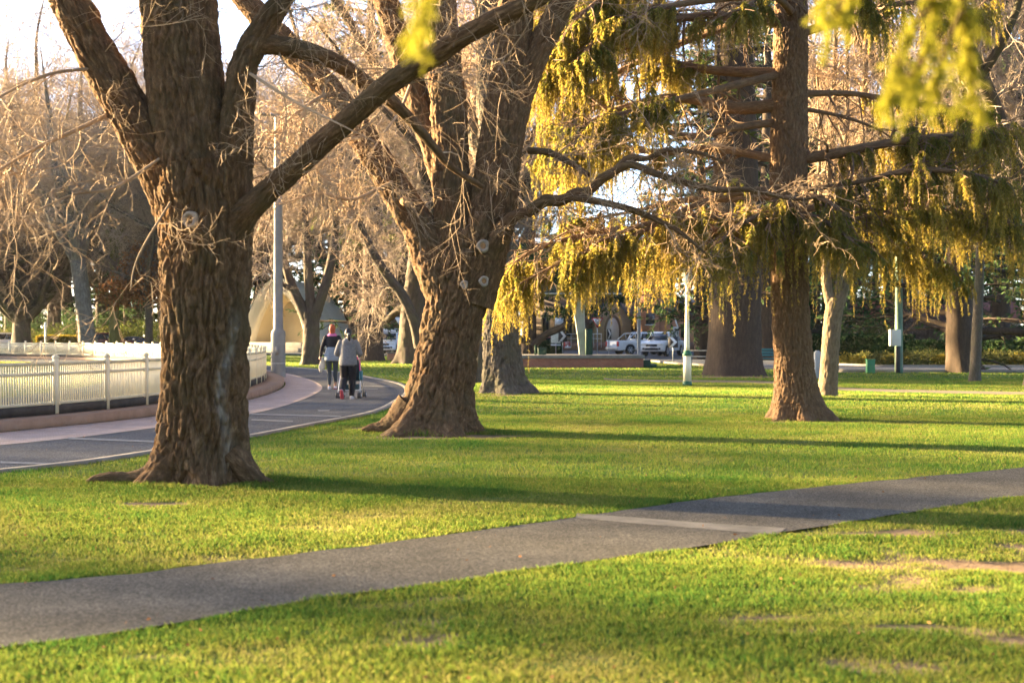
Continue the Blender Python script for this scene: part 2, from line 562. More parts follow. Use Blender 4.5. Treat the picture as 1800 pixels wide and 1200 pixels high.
def evergreen_proto(seed, h, r0, base, reach, nb, mats, leaf=.22, per=26, sub=9, droop=-.05, taper=1.0, hang=.0, trunk_top=1.0):
    """conifer with tiers of level limbs carrying flat sprays; ragged, see-through outline"""
    g = np.random.default_rng(seed)
    w = Wood()
    w.tube([(0, 0, -.1, r0), (.1, 0, h * .3, r0 * .8), (0, .1, h * .65, r0 * .5), (.05, 0, h * trunk_top, .04)], .25, 26, .03, (.5, .32), seed, furrow=.1)
    t = np.sort(g.random(nb)) ** .9
    z = base + (h - base) * t
    az = g.random(nb) * 2 * PI
    L = reach * (1 - taper * t) ** .7 * (.55 + .6 * g.random(nb)) + .5
    S = np.stack([np.zeros(nb), np.zeros(nb), z], 1)
    D = np.stack([np.cos(az), np.sin(az), .15 + .25 * g.random(nb) - .2 * (1 - t)], 1)
    P, R = grow(S, D, L, .035 + .018 * L, np.full(nb, .015), 8, .09, droop * .5, g)
    wood = [(P, R, 5)]
    pos, d, rad, tt, ln = spawn(P, R, sub, .22, 1., 55, g, flat=.75)
    P2, R2 = grow(pos, d, ln * (.2 + .25 * g.random(len(pos))) * (1.15 - .6 * tt), rad * .5, np.full(len(pos), .008), 5, .14, droop, g)
    wood.append((P2, R2, 3))
    n2 = len(P2)
    idx = np.repeat(np.arange(n2), per)
    u = .1 + .9 * g.random(len(idx))
    pos, tan = along(P2[idx], u)
    keep = pnoise(pos * .55 + seed) > -.28
    pos, tan = pos[keep], tan[keep]
    rd = unit(tan + g.normal(size=pos.shape) * np.array([.7, .7, .45]) + np.array([0, 0, -hang]))
    sz = leaf * (.55 + .9 * g.random(len(pos)))
    tint = np.clip(.5 + .35 * pnoise(pos * .9 + 4) + .22 * g.normal(size=len(pos)), 0, 1)
    v, f, ti = leaf_tris(pos, rd, sz, sz * .3, g, tint)
    wv, wq = join_tubes(wood)
    w.v.append(wv); w.q.append(wq + w.n); w.b.append(wv * 1.); w.p.append(np.zeros(len(wv))); w.n += len(wv)
    tm = raw_mesh('trunk', np.concatenate(w.v), np.concatenate(w.q), {'bco': np.concatenate(w.b), 'pale': np.concatenate(w.p)}, smooth=True)
    cm = raw_mesh('crown', v, f, {'tint': ti})
    tm.materials.append(mats[0]); cm.materials.append(mats[1])
    return tm, cm

def bush_mesh(name, seed, ctrs, n, leaf, mat, shell=.55, asp=.45):
    """leaves filling a union of ellipsoids (x,y,z,rx,ry,rz)"""
    g = np.random.default_rng(seed)
    ctrs = np.asarray(ctrs, float)
    vol = np.prod(ctrs[:, 3:], axis=1) ** .75
    k = g.choice(len(ctrs), n, p=vol / vol.sum())
    d = unit(g.normal(size=(n, 3)))
    rad = shell + (1 - shell) * g.random(n) ** .6
    rad *= 1 + .22 * pnoise(d * 2.1 + k[:, None])
    pos = ctrs[k, :3] + d * ctrs[k, 3:] * rad[:, None]
    ok = pos[:, 2] > .0
    pos, d = pos[ok], d[ok]
    sz = leaf * (.6 + .8 * g.random(len(pos)))
    tint = np.clip(.5 + .4 * pnoise(pos * 1.7) + .2 * g.normal(size=len(pos)), 0, 1)
    v, f, t = leaf_tris(pos, d * .6 + g.normal(size=pos.shape) * .7, sz, sz * asp, g, tint)
    me = raw_mesh(name, v, f, {'tint': t})
    me.materials.append(mat)
    return me

def two_part(name, meshes, loc, label, cat, group=None, rz=0., s=1., parts=('trunk', 'crown')):
    e = empty(name, loc, label, cat, group, rz)
    e.scale = s if hasattr(s, '__len__') else (s, s, s)
    for p, m in zip(parts, meshes):
        link(p, m, None, e)
    return e
# ================================================================ camera, light, sky
cam = bpy.data.cameras.new('camera')
co = link('camera', None); C.objects.unlink(co); bpy.data.objects.remove(co)
co = bpy.data.objects.new('camera', cam); C.objects.link(co)
cam.sensor_width = 36; cam.lens = 50
cam.clip_end = 6000; cam.clip_start = .05
cam.shift_y = -10 / 1800
co.location = (0, 0, EYE); co.rotation_euler = (PI / 2, 0, 0)
cam.dof.use_dof = True; cam.dof.focus_distance = 27; cam.dof.aperture_fstop = 2.6
bpy.context.scene.camera = co

SUN_EL, SUN_AZ = R_(11.0), R_(-65)
sdir = Vector((math.sin(SUN_AZ) * math.cos(SUN_EL), math.cos(SUN_AZ) * math.cos(SUN_EL), math.sin(SUN_EL)))
sun = bpy.data.lights.new('sun', 'SUN')
so = bpy.data.objects.new('sun', sun); C.objects.link(so)
so.rotation_euler = sdir.to_track_quat('Z', 'Y').to_euler()
so.location = (-40, 30, 40)
sun.energy = 5.0; sun.angle = R_(.7); sun.color = (1.0, .72, .37)

w = bpy.data.worlds.new('World'); bpy.context.scene.world = w
w.use_nodes = True
nt = w.node_tree
sk = nt.nodes.new('ShaderNodeTexSky'); sk.sky_type = 'NISHITA'; sk.sun_disc = False
sk.sun_elevation = SUN_EL; sk.sun_rotation = SUN_AZ
sk.air_density = 0.46; sk.dust_density = 1.0; sk.ozone_density = .5
nt.links.new(sk.outputs[0], nt.nodes['Background'].inputs['Color'])
nt.nodes['Background'].inputs['Strength'].default_value = .05
vs = bpy.context.scene.view_settings
vs.view_transform = 'Standard'; vs.look = 'None'; vs.gamma = 1; vs.use_curve_mapping = False
vs.exposure = 4.1
cy = bpy.context.scene.cycles
cy.max_bounces = 6; cy.diffuse_bounces = 3; cy.transmission_bounces = 4; cy.transparent_max_bounces = 6
cy.sample_clamp_indirect = 4

# evening air: a thin even haze round the whole scene
hz, nt, out = nodes('haze')
pv = nt.nodes.new('ShaderNodeVolumePrincipled')
pv.inputs['Color'].default_value = (.92, .91, .90, 1)
pv.inputs['Density'].default_value = .00006
pv.inputs['Anisotropy'].default_value = .25
nt.links.new(pv.outputs[0], out.inputs['Volume'])
hb = MB().box((0, 900, 22), (5600, 5600, 47)).build('haze', hz)
tag(hb, kind='stuff')
cy.volume_bounces = 0

# ================================================================ outlines on the ground
def poly(px): return np.array([gnd(a, b) for a, b in px])

foot_up = [(-6.5, 7.3)] + [tuple(x) for x in poly([(0, 1028), (430, 985), (900, 925), (1180, 885), (1400, 860), (1800, 822)])] + [(10.5, 19.4), (20, 25)]
foot_lo = [(-5.5, 5.4)] + [tuple(x) for x in poly([(0, 1138), (450, 1070), (900, 1005), (1200, 965), (1370, 937), (1560, 908), (1800, 872)])] + [(9, 16.2), (20, 22.7)]
cyc_lo = [(-9, 11)] + [tuple(x) for x in poly([(0, 828), (250, 797), (430, 768), (550, 745), (650, 725), (690, 707), (712, 690), (700, 675), (650, 664), (600, 655), (540, 648), (440, 641)])] + [(-20, 88), (-29, 102), (-45, 112)]
cyc_up = [(-10.5, 13.5)] + [tuple(x) for x in poly([(0, 783), (275, 752), (430, 730), (520, 707), (565, 685), (556, 672), (520, 660), (480, 652), (430, 645)])] + [(-18.5, 84), (-28, 98), (-45, 108.5)]
oval = [(-21, 6), (-11.6, 15), (-8.3, 22.7), (-7.0, 28), (-6.75, 34), (-7.35, 42), (-8.9, 50), (-12.6, 63), (-18.6, 76), (-26, 87), (-36, 94.5), (-48, 98.5), (-62, 98), (-78, 90), (-90, 74), (-94, 52), (-88, 28), (-70, 8), (-45, -2)]
fence_line = spline(np.array([(x, y, 0) for x, y in oval[:13]]), .05)

def inside(P, poly):
    x, y = P[:, 0], P[:, 1]
    p = np.asarray(poly); q = np.roll(p, -1, 0)
    r = np.zeros(len(P), bool)
    for (ax, ay), (bx, by) in zip(p, q):
        c = (ay > y) != (by > y)
        with np.errstate(divide='ignore', invalid='ignore'):
            r ^= c & (x < (bx - ax) * (y - ay) / (by - ay) + ax)
    return r

def strip(a, b, n=120, z=.006, wob=0., seed=0.):
    """surface between two edge lines"""
    A = spline(np.array([(x, y, 0) for x, y in a]), .02); B = spline(np.array([(x, y, 0) for x, y in b]), .02)
    A = A[np.linspace(0, len(A) - 1, n).astype(int)]; B = B[np.linspace(0, len(B) - 1, n).astype(int)]
    if wob:
        A[:, :2] += wob * np.stack([pnoise(A * 1.9 + seed), pnoise(A * 2.3 + seed + 4)], 1)
        B[:, :2] += wob * np.stack([pnoise(B * 1.9 + seed + 8), pnoise(B * 2.3 + seed + 2)], 1)
    rows = [A * (1 - t) + B * t for t in np.linspace(0, 1, 9)]
    v = np.stack(rows, 1).reshape(-1, 3); v[:, 2] = z
    i = np.arange(n - 1)[:, None] * 9; j = np.arange(8)[None]
    q = np.stack([i + j, i + j + 1, i + 9 + j + 1, i + 9 + j], -1).reshape(-1, 4)
    return v, q, np.concatenate([A[:, :2], B[::-1, :2]])

def up(q, v):
    a, b, c = v[q[0][0]], v[q[0][1]], v[q[0][2]]
    return q if np.cross(b - a, c - b)[2] > 0 else q[:, ::-1]

# asphalt
def asphalt(name, c0, c1, c2, stone=90., crack=True):
    m, nt, out = nodes(name)
    b = nt.nodes.new('ShaderNodeBsdfPrincipled'); b.inputs['Roughness'].default_value = .92
    b.inputs['Specular IOR Level'].default_value = .02
    n = noise_node(nt, 1.1, 5, .7)
    r = ramp(nt, n.outputs['Fac'], [(.3, c0), (.55, c1), (.75, c2)])
    s = noise_node(nt, stone, 2, .7)
    r2 = ramp(nt, s.outputs['Fac'], [(.30, (.45, .45, .45)), (.5, (1, 1, 1)), (.70, (2.1, 2.0, 1.85))])
    mx = nt.nodes.new('ShaderNodeMix'); mx.data_type = 'RGBA'; mx.blend_type = 'MULTIPLY'; mx.inputs['Factor'].default_value = 1
    nt.links.new(r.outputs[0], mx.inputs[6]); nt.links.new(r2.outputs[0], mx.inputs[7])
    nt.links.new(mx.outputs[2], b.inputs['Base Color'])
    bp = nt.nodes.new('ShaderNodeBump'); bp.inputs['Distance'].default_value = .006; bp.inputs['Strength'].default_value = .8
    nt.links.new(s.outputs['Fac'], bp.inputs['Height']); nt.links.new(bp.outputs[0], b.inputs['Normal'])
    nt.links.new(b.outputs[0], out.inputs['Surface'])
    return m

asph_foot = asphalt('footpath_asphalt', (.064, .061, .055), (.090, .086, .077), (.128, .120, .106), 60)
asph_cyc = asphalt('cycle_asphalt', (.075, .078, .082), (.10, .103, .107), (.13, .132, .135), 55)
asph_road = asphalt('road_asphalt', (.09, .10, .115), (.115, .125, .14), (.15, .155, .165), 20)

v, q, foot_poly = strip(foot_up, foot_lo, 260, .006, .05, 2.)
tag(link('footpath', raw_mesh('footpath', v, up(q, v)), asph_foot), kind='structure')
v, q, cyc_poly = strip(cyc_lo, cyc_up, 300, .006)
tag(link('cycle_path', raw_mesh('cycle_path', v, up(q, v)), asph_cyc), kind='structure')

# pale concrete strip let into the footpath
conc = M('concrete', (.125, .117, .103), .85, .4, 3., .004, bscale=60)
v, q, _ = strip(poly([(1015, 903), (1120, 911), (1240, 920), (1382, 929)]), poly([(1012, 911), (1118, 921), (1236, 931), (1366, 941)]), 40, .0085, .02)
tag(link('path_concrete_strip', raw_mesh('path_concrete_strip', v, up(q, v)), conc), kind='structure')

# concrete edging of the cycle path
def offset(line, d):
    p = spline(np.array([(x, y, 0) for x, y in line]), .15)
    t = np.gradient(p[:, :2], axis=0); t /= np.linalg.norm(t, axis=1)[:, None]
    return np.stack([p[:, 0] + t[:, 1] * d, p[:, 1] - t[:, 0] * d], 1), p[:, :2]

def ribbon(line, d0, d1, z0, z1, name, mat, kind='structure'):
    A, _ = offset(line, d0); B, _ = offset(line, d1)
    rg = []
    for k in range(len(A)):
        rg.append([(*A[k], z0), (*A[k], z1), (*B[k], z1), (*B[k], z0)])
    mb = MB(); mb.rings(np.array(rg))
    o = mb.build(name, mat)
    return tag(o, kind=kind)
kerb_mat = M('kerb_concrete', (.21, .19, .155), .85, .25, 2.5, .004, bscale=50)
ribbon(cyc_lo, -.02, .13, -.05, .03, 'kerb', kerb_mat)

# brick paving between oval wall and cycle path
def brick_mat(name, c1, c2, mortar, sc, msize=.02, bump=.004, rot=None, co='Object'):
    m, nt, out = nodes(name)
    b = nt.nodes.new('ShaderNodeBsdfPrincipled'); b.inputs['Roughness'].default_value = .85
    tc = nt.nodes.new('ShaderNodeTexCoord'); mp = nt.nodes.new('ShaderNodeMapping')
    if rot: mp.inputs['Rotation'].default_value = rot
    nt.links.new(tc.outputs[co], mp.inputs[0])
    br = nt.nodes.new('ShaderNodeTexBrick'); br.inputs['Scale'].default_value = sc
    br.inputs['Color1'].default_value = (*c1, 1); br.inputs['Color2'].default_value = (*c2, 1); br.inputs['Mortar'].default_value = (*mortar, 1)
    br.inputs['Mortar Size'].default_value = msize; br.inputs['Bias'].default_value = 0
    nt.links.new(mp.outputs[0], br.inputs['Vector'])
    n = noise_node(nt, 1.3, 5, .7)
    r = ramp(nt, n.outputs['Fac'], [(.3, (.75, .75, .75)), (.7, (1.2, 1.2, 1.2))])
    mx = nt.nodes.new('ShaderNodeMix'); mx.data_type = 'RGBA'; mx.blend_type = 'MULTIPLY'; mx.inputs['Factor'].default_value = 1
    nt.links.new(br.outputs[0], mx.inputs[6]); nt.links.new(r.outputs[0], mx.inputs[7])
    nt.links.new(mx.outputs[2], b.inputs['Base Color'])
    bp = nt.nodes.new('ShaderNodeBump'); bp.inputs['Distance'].default_value = bump; bp.invert = True
    nt.links.new(br.outputs['Fac'], bp.inputs['Height']); nt.links.new(bp.outputs[0], b.inputs['Normal'])
    nt.links.new(b.outputs[0], out.inputs['Surface'])
    return m
pave = brick_mat('paving_brick', (.33, .245, .205), (.40, .30, .25), (.17, .13, .11), 4.2, .012, .003)
wall_edge, _ = offset([(x, y) for x, y in oval[:10]], .62)
wall_edge = wall_edge[::12]
v, q, pave_poly = strip(cyc_up[:12], [tuple(x) for x in wall_edge], 240, .010)
tag(link('brick_paving', raw_mesh('brick_paving', v, up(q, v)), pave), kind='structure')

# pale lines across the cycle path
lm = M('worn_line_paint', (.16, .16, .155), .85, .4, 8.)
for k, (a, b, wd) in enumerate([((442, 727), (600, 731), 2.4), ((442, 737), (515, 740), 2.4), ((559, 721), (579, 721), 2.2), ((600, 677), (690, 679), 1.2), ((640, 683), (664, 684), 1.2), ((0, 812), (90, 815), 3.5), ((120, 770), (280, 776), 3.0)]):
    v, q, _ = strip(poly([a, ((a[0] + b[0]) / 2, (a[1] + b[1]) / 2), b]), poly([(a[0], a[1] + wd), ((a[0] + b[0]) / 2, (a[1] + b[1]) / 2 + wd), (b[0], b[1] + wd)]), 12, .0105 + .0004 * k, .01)
    tag(link('path_marking', raw_mesh('path_marking', v, up(q, v)), lm), kind='structure')

# road beyond the lawn and the verge path on its far side
road_near = [(75, 60.5)] + [tuple(x) for x in [(20.1, 58.5), (13.6, 59.5), (11.4, 64.7), (8.7, 75), (7.2, 87), (0, 98.7), (-8.8, 108), (-25, 118), (-60, 130), (-140, 138)]]
road_far = [(75, 68.5), (24.5, 68), (17.2, 71), (16.2, 84), (22, 124), (6, 143), (-8, 150), (-30, 155), (-60, 160), (-140, 168)]
v, q, road_poly = strip(road_near, road_far, 160, .006)
tag(link('road', raw_mesh('road', v, up(q, v)), asph_road), kind='structure')
ribbon(road_near, -.12, .03, -.05, .10, 'kerb', kerb_mat)
ribbon(road_far, -.03, .12, -.05, .10, 'kerb', kerb_mat)
# worn track across the far lawn
trk_a = poly([(1060, 664), (1110, 667), (1350, 670), (1480, 681), (1640, 686), (1800, 689)])
trk_b = poly([(1060, 667), (1110, 670.5), (1350, 674), (1480, 686), (1640, 691), (1800, 694)])
dirt_m = M('trodden_dirt', (.09, .085, .05), .95, .35, 2.2, .006, bscale=30, col2=(.15, .12, .08))
v, q, trk_poly = strip(trk_a, trk_b, 60, .008, .10, 5.)
tag(link('dirt_path', raw_mesh('dirt_path', v, up(q, v)), dirt_m), kind='structure')
# banked track round the oval's grass
trackm = asphalt('oval_track', (.06, .066, .073), (.08, .085, .092), (.105, .108, .113), 30)
ring_out = np.array(oval); ctr = np.array([-50., 50.])
ov = spline(np.array([(x, y, 0) for x, y in list(oval) + [oval[0]]]), .8)[:, :2]
tdir = ov - ctr
inn = ctr + tdir * .875
nn = len(ov)
mid = ctr + tdir * .993
v = np.concatenate([np.c_[mid, np.full(nn, .03)], np.c_[inn, np.full(nn, .012)]])
i = np.arange(nn - 1)
q = np.stack([i, i + 1, i + 1 + nn, i + nn], 1)
tag(link('oval_track', raw_mesh('oval_track', v, up(q, v)), trackm), kind='structure')

# ================================================================ lawn
def dirt_at(x, y):
    """how bare the turf is, 0..1"""
    n = fbm2(x, y, 1.3, 4, 1.)
    n2 = fbm2(x * .6, y, .55, 3, 8.)
    near = np.clip((13.5 - y) / 4.5, 0, 1)
    d = (.18 + .35 * near) * np.clip(n2 - .05 + .15 * near, 0, 1)
    d = d + near * np.clip(n * .5 + n2 * .55 - .46 + .10 * x, 0, 1) * 1.6
    for px, py, wx, wy, k in [(1725, 930, 1.15, .36, 1.1), (1760, 990, 1.0, .40, 1.25), (1660, 1010, .5, .16, .5), (1545, 1165, .34, .17, 1.2), (1620, 1130, .3, .08, .5), (1420, 1080, .3, .1, .65),
                              (1640, 1100, .35, .1, .7), (1330, 1085, .22, .06, .6), (1780, 1120, .3, .16, .9), (265, 884, .42, .16, 1.2), (1230, 1012, .3, .06, .45),
                              (700, 955, .5, .12, .5), (640, 905, .45, .1, .4), (830, 885, .5, .12, .35), (860, 765, .7, .30, .9), (740, 768, .9, .32, 1.0), (650, 752, .7, .35, .6),
                              (360, 855, .9, .25, .7), (1410, 740, .9, .35, .9), (890, 694, .9, .5, .8), (1460, 694, .5, .5, .8), (1290, 661, 2.2, 1.4, 1.0), (60, 1040, .5, .12, .6), (700, 1090, .3, .07, .4)]:
        gx, gy = gnd(px, py)
        e = np.exp(-(((x - gx) / wx) ** 2 + ((y - gy) / wy) ** 2))
        d = d + k * (1.35 if px > 1300 else 1.) * e * np.clip(.75 + 1.1 * n2 + .5 * n, 0, 1.4)
    return np.clip(d, 0, 1)

def axis(lo, hi, st, far, grow=1.22):
    a = list(np.arange(lo, hi + 1e-6, st))
    s, x = st, hi
    while x < far: s *= grow; x += s; a.append(x)
    s, x = st, lo
    while x > -far: s *= grow; x -= s; a.insert(0, x)
    return np.array(a)
gx, gy = axis(-13, 15, .10, 2600), axis(3, 30, .10, 2600, 1.06)
X, Yg = np.meshgrid(gx, gy)
xf, yf = X.ravel(), Yg.ravel()
near = (np.abs(xf) < 30) & (yf > 0) & (yf < 90)
dz = np.zeros(len(xf)); dd = np.zeros(len(xf))
dd[near] = dirt_at(xf[near], yf[near])
dz[near] = -.012 + .012 * np.clip(fbm2(xf[near], yf[near], .5, 3, 3.), -1, 1) - .012 * dd[near]
dz[~near] = -.01
v = np.stack([xf, yf, dz], 1)
nx, ny = len(gx), len(gy)
i = np.arange(ny - 1)[:, None] * nx; j = np.arange(nx - 1)[None]
q = np.stack([i + j, i + j + 1, i + nx + j + 1, i + nx + j], -1).reshape(-1, 4)
m, nt, out = nodes('lawn')
b = nt.nodes.new('ShaderNodeBsdfPrincipled'); b.inputs['Roughness'].default_value = .95; b.inputs['Specular IOR Level'].default_value = .1
n1 = noise_node(nt, 1.1, 5, .65); n2 = noise_node(nt, 28, 4, .7)
r1 = ramp(nt, n1.outputs['Fac'], [(.3, (.06, .115, .022)), (.7, (.105, .14, .03))])
r2 = ramp(nt, n2.outputs['Fac'], [(.3, (.6, .6, .6)), (.7, (1.35, 1.35, 1.35))])
mx = nt.nodes.new('ShaderNodeMix'); mx.data_type = 'RGBA'; mx.blend_type = 'MULTIPLY'; mx.inputs['Factor'].default_value = 1
nt.links.new(r1.outputs[0], mx.inputs[6]); nt.links.new(r2.outputs[0], mx.inputs[7])
at_ = nt.nodes.new('ShaderNodeAttribute'); at_.attribute_name = 'dirt'
nd = noise_node(nt, 9, 5, .7)
rd = ramp(nt, nd.outputs['Fac'], [(.3, (.17, .11, .065)), (.7, (.30, .215, .13))])
ad = nt.nodes.new('ShaderNodeMath'); ad.operation = 'MULTIPLY_ADD'; ad.inputs[1].default_value = .5; 
nt.links.new(nd.outputs['Fac'], ad.inputs[0]); 
sb = nt.nodes.new('ShaderNodeMath'); sb.operation = 'SUBTRACT'; sb.inputs[1].default_value = .25
nt.links.new(at_.outputs['Fac'], sb.inputs[0]); nt.links.new(sb.outputs[0], ad.inputs[2])
rr = ramp(nt, ad.outputs[0], [(.2, (0, 0, 0)), (.5, (1, 1, 1))])
m2 = nt.nodes.new('ShaderNodeMix'); m2.data_type = 'RGBA'
nt.links.new(rr.outputs[0], m2.inputs['Factor']); nt.links.new(mx.outputs[2], m2.inputs[6]); nt.links.new(rd.outputs[0], m2.inputs[7])
nt.links.new(m2.outputs[2], b.inputs['Base Color'])
bp = nt.nodes.new('ShaderNodeBump'); bp.inputs['Distance'].default_value = .02
nt.links.new(n2.outputs['Fac'], bp.inputs['Height']); nt.links.new(bp.outputs[0], b.inputs['Normal'])
nt.links.new(b.outputs[0], out.inputs['Surface'])
tag(link('ground', raw_mesh('ground', v, q, {'dirt': dd}, smooth=True), m), kind='structure')

wall_poly = np.concatenate([np.array(offset([(x, y) for x, y in oval[:13]], .60)[0]), [(-120, 98), (-120, 0)]])
def clear(P):
    """where turf grows: not on paving, not inside the fence"""
    bad = np.zeros(len(P), bool)
    jit = P + .045 * np.stack([pnoise(np.c_[P * 4, P[:, :1] * 0]), pnoise(np.c_[P * 4 + 7, P[:, :1] * 0])], 1)
    for pl in (foot_poly, cyc_poly, pave_poly, road_poly, trk_poly): bad |= inside(jit, pl)
    bad |= inside(P, wall_poly)
    return ~bad

def blades(n, y0, y1, h, wd, seg2, g, clump=.35):
    y = np.sqrt(g.random(n) * (y1 ** 2 - y0 ** 2) + y0 ** 2)
    x = (g.random(n) * 2 - 1) * (y * .385 + 1.2)
    P = np.stack([x, y], 1)
    P += clump * .12 * np.stack([pnoise(np.c_[P * 5, x * 0]), pnoise(np.c_[P * 5 + 3, x * 0])], 1)
    d = dirt_at(P[:, 0], P[:, 1])
    keep = clear(P) & (g.random(n) > d * 1.15 - .08)
    P, d = P[keep], d[keep]
    n = len(P)
    lush = fbm2(P[:, 0], P[:, 1], .9, 3, 12.)
    tone = fbm2(P[:, 0] * .7, P[:, 1], 2.4, 3, 15.)
    H = h * (.55 + .75 * g.random(n)) * np.clip(1 + .45 * lush - .55 * d, .3, 1.8)
    for tx, ty, tr in ((-3.1, 14.7, .62), (-1.2, 22.3, .95), (5.1, 25.6, .6)):
        H = H * (1 + 1.5 * np.exp(-((np.hypot(P[:, 0] - tx, P[:, 1] - ty) - tr) / .22) ** 2) * np.clip(.6 + lush, 0, 1.5))
    a = g.random(n) * 2 * PI
    lean = (.25 + .55 * g.random(n)) * H
    la = g.random(n) * 2 * PI
    s = np.stack([np.cos(a), np.sin(a), 0 * a], 1) * wd * (.6 + .7 * g.random(n))[:, None] * .5
    l = np.stack([np.cos(la) * lean, np.sin(la) * lean, 0 * a], 1)
    b = np.c_[P, np.full(n, -.012)]
    up_ = np.array([0, 0, 1.]) * H[:, None]
    tint = np.clip(.40 - .28 * lush + .32 * tone + .60 * d + .26 * g.normal(size=n) + .4 * (g.random(n) < .04), 0, 1)
    if seg2:
        mpt = b + up_ * .6 + l * .3
        v = np.stack([b - s, b + s, mpt + s * .8, b + up_ * .95 + l, mpt - s * .8], 1).reshape(-1, 3)
        i = np.arange(n)[:, None] * 5
        return v, i + np.array([[0, 1, 2, 3, 4]]), np.repeat(tint, 5)
    v = np.stack([b - s, b + s, b + up_ + l], 1).reshape(-1, 3)
    i = np.arange(n)[:, None] * 3
    return v, i + np.array([[0, 1, 2]]), np.repeat(tint, 3)

grass_m = leaf_mat('grass_blades', (.066, .160, .030), (.205, .24, .042), .5, scale=.6, c2=(.27, .25, .085))
V, Fs, T, n0 = [], [], [], 0
gg = np.random.default_rng(21)
for n, y0, y1, h, wd, s2 in [(300000, 5.0, 9.5, .033, .005, True), (320000, 9.5, 15, .033, .0065, True), (340000, 15, 27, .034, .011, False), (280000, 27, 50, .038, .022, False), (120000, 50, 100, .045, .05, False)]:
    v, f, t = blades(n, y0, y1, h, wd, s2, gg)
    V.append(v); Fs.append(f + n0); T.append(t); n0 += len(v)
tag(link('grass', raw_mesh('grass', np.concatenate(V), Fs, {'tint': np.concatenate(T)}), grass_m), kind='stuff')
# turf inside the oval
gi = np.random.default_rng(5)
n = 60000
P = np.stack([-8 - gi.random(n) * 45, 26 + gi.random(n) * 60], 1)
ip = inside(P, inn) & (P[:, 0] / P[:, 1] > -.42)
P = P[ip]; n = len(P)
a = gi.random(n) * 2 * PI; s = np.stack([np.cos(a), np.sin(a), 0 * a], 1) * .03
b_ = np.c_[P, np.full(n, -.01)]
v = np.stack([b_ - s, b_ + s, b_ + np.c_[gi.normal(size=(n, 2)) * .02, .04 + .03 * gi.random(n)]], 1).reshape(-1, 3)
tag(link('oval_grass', raw_mesh('oval_grass', v, np.arange(3 * n).reshape(-1, 3), {'tint': np.repeat(.5 + .5 * gi.random(n), 3)}), grass_m), kind='stuff')
# ================================================================ the big trees
elm_bark = bark_mat('elm_bark', (.046, .026, .013), (.138, .080, .041), (.32, .205, .112), moss=(.085, .07, .035))
elm_twig = M('elm_twig', (.22, .145, .085), .8, .3, 3., col2=(.42, .30, .19))
cyp_bark = bark_mat('cypress_bark', (.08, .048, .028), (.17, .105, .06), (.27, .18, .105), moss=(.10, .075, .05))
grey_bark = bark_mat('grey_bark', (.05, .041, .032), (.10, .084, .065), (.17, .145, .115), moss=(.09, .09, .05))
scar_m = M('healed_wood', (.30, .25, .20), .8, .25, 14., .006)
scar_d = M('cut_wood', (.36, .20, .09), .85, .3, 16., .006)
soil_m = dirt_m

def px_rows(rows, Y, k):
    """(px,py,width px[,dY]) -> world x,y,z,r at distance Y; k = photo px per metre there"""
    o = []
    for r in rows:
        y = Y + (r[3] if len(r) > 3 else 0)
        o.append((*at(r[0], r[1], y), r[2] / 2 / F * y))
    return o

def scar(parent, p, nrm, r, hole=True):
    """healed-over pruning cut: a raised collar round a sunken face"""
    nrm = unit(np.array(nrm, float))
    mb = MB()
    U = unit(np.cross(nrm, [0, 0, 1.])); W = np.cross(U, nrm)
    a = np.arange(20) / 20 * 2 * PI
    rg = []
    for rad, dp in [(1.25, -.5), (1.18, .1), (1.0, .35), (.78, .30), (.62, .05), (.5, -.1)]:
        wob = 1 + .07 * np.sin(3 * a + 1) + .05 * np.cos(5 * a)
        rg.append(p + (nrm * dp * r)[None] + (np.cos(a) * rad * r * wob)[:, None] * U + (np.sin(a) * rad * r * wob * 1.1)[:, None] * W)
    mb.rings(np.array(rg))
    o = mb.build('branch_scar', scar_m, parent, smooth=True)
    if hole:
        m2 = MB(); rg = []
        for rad, dp in [(.60, -.2), (.56, .02), (.3, -.05), (.05, -.08)]:
            rg.append(p + (nrm * dp * r)[None] + (np.cos(a) * rad * r)[:, None] * U + (np.sin(a) * rad * r * 1.1)[:, None] * W)
        m2.rings(np.array(rg)); m2.build('heartwood', scar_d, o, smooth=True)
    return o

# ---- elm by the footpath bend (nearest)
Y1 = 14.75; k1 = F / Y1
t1 = empty('elm_tree', (*at(358, 855, Y1)[:2], 0), 'massive furrowed elm with pale ring scar and a long rising bough, nearest the footpath', 'tree', 'old leafless elms on the lawn')
o1 = np.array(t1.location)
wd = Wood()
def pale1(v, bc):
    xx = (v[:, 0] / v[:, 1]) * F + CX; zz = v[:, 2]
    c = 397 + 10 * np.sin(zz * 5) + 9 * (zz - 1)
    wdt = 9 * (1 - .5 * np.abs(pnoise(np.c_[zz * 3, zz * 0, zz * 0])))
    return .75 * np.exp(-((xx - c) / wdt) ** 2) * np.clip(1 - np.abs(zz - .95) / .85, 0, 1) ** .5 * (v[:, 1] < Y1) * (.6 + .6 * pnoise(bc * 14))
wd.tube(px_rows([(352, 880, 152), (353, 855, 144), (355, 815, 139), (357, 760, 136), (359, 680, 135), (360, 600, 137), (361, 500, 142), (361, 420, 148), (358, 350, 150), (352, 290, 150)], Y1, k1),
        .012, 230, .070, (.26, .50), 2.0, lobes=5, pale=pale1, furrow=.085)
wd.tube(px_rows([(350, 470, 90), (332, 400, 96), (290, 305, 80), (232, 205, 68), (168, 90, 62), (112, -20, 57), (45, -150, 48, .3), (-60, -330, 44, .5), (-170, -520, 26, .8)], Y1, k1), .02, 130, .05, seed=5., furrow=.06)
wd.tube(px_rows([(362, 440, 140), (352, 340, 138), (338, 240, 130), (324, 120, 126), (312, 0, 123), (302, -130, 118), (290, -350, 95), (300, -650, 62), (315, -900, 24)], Y1, k1), .02, 170, .05, seed=9., furrow=.06)
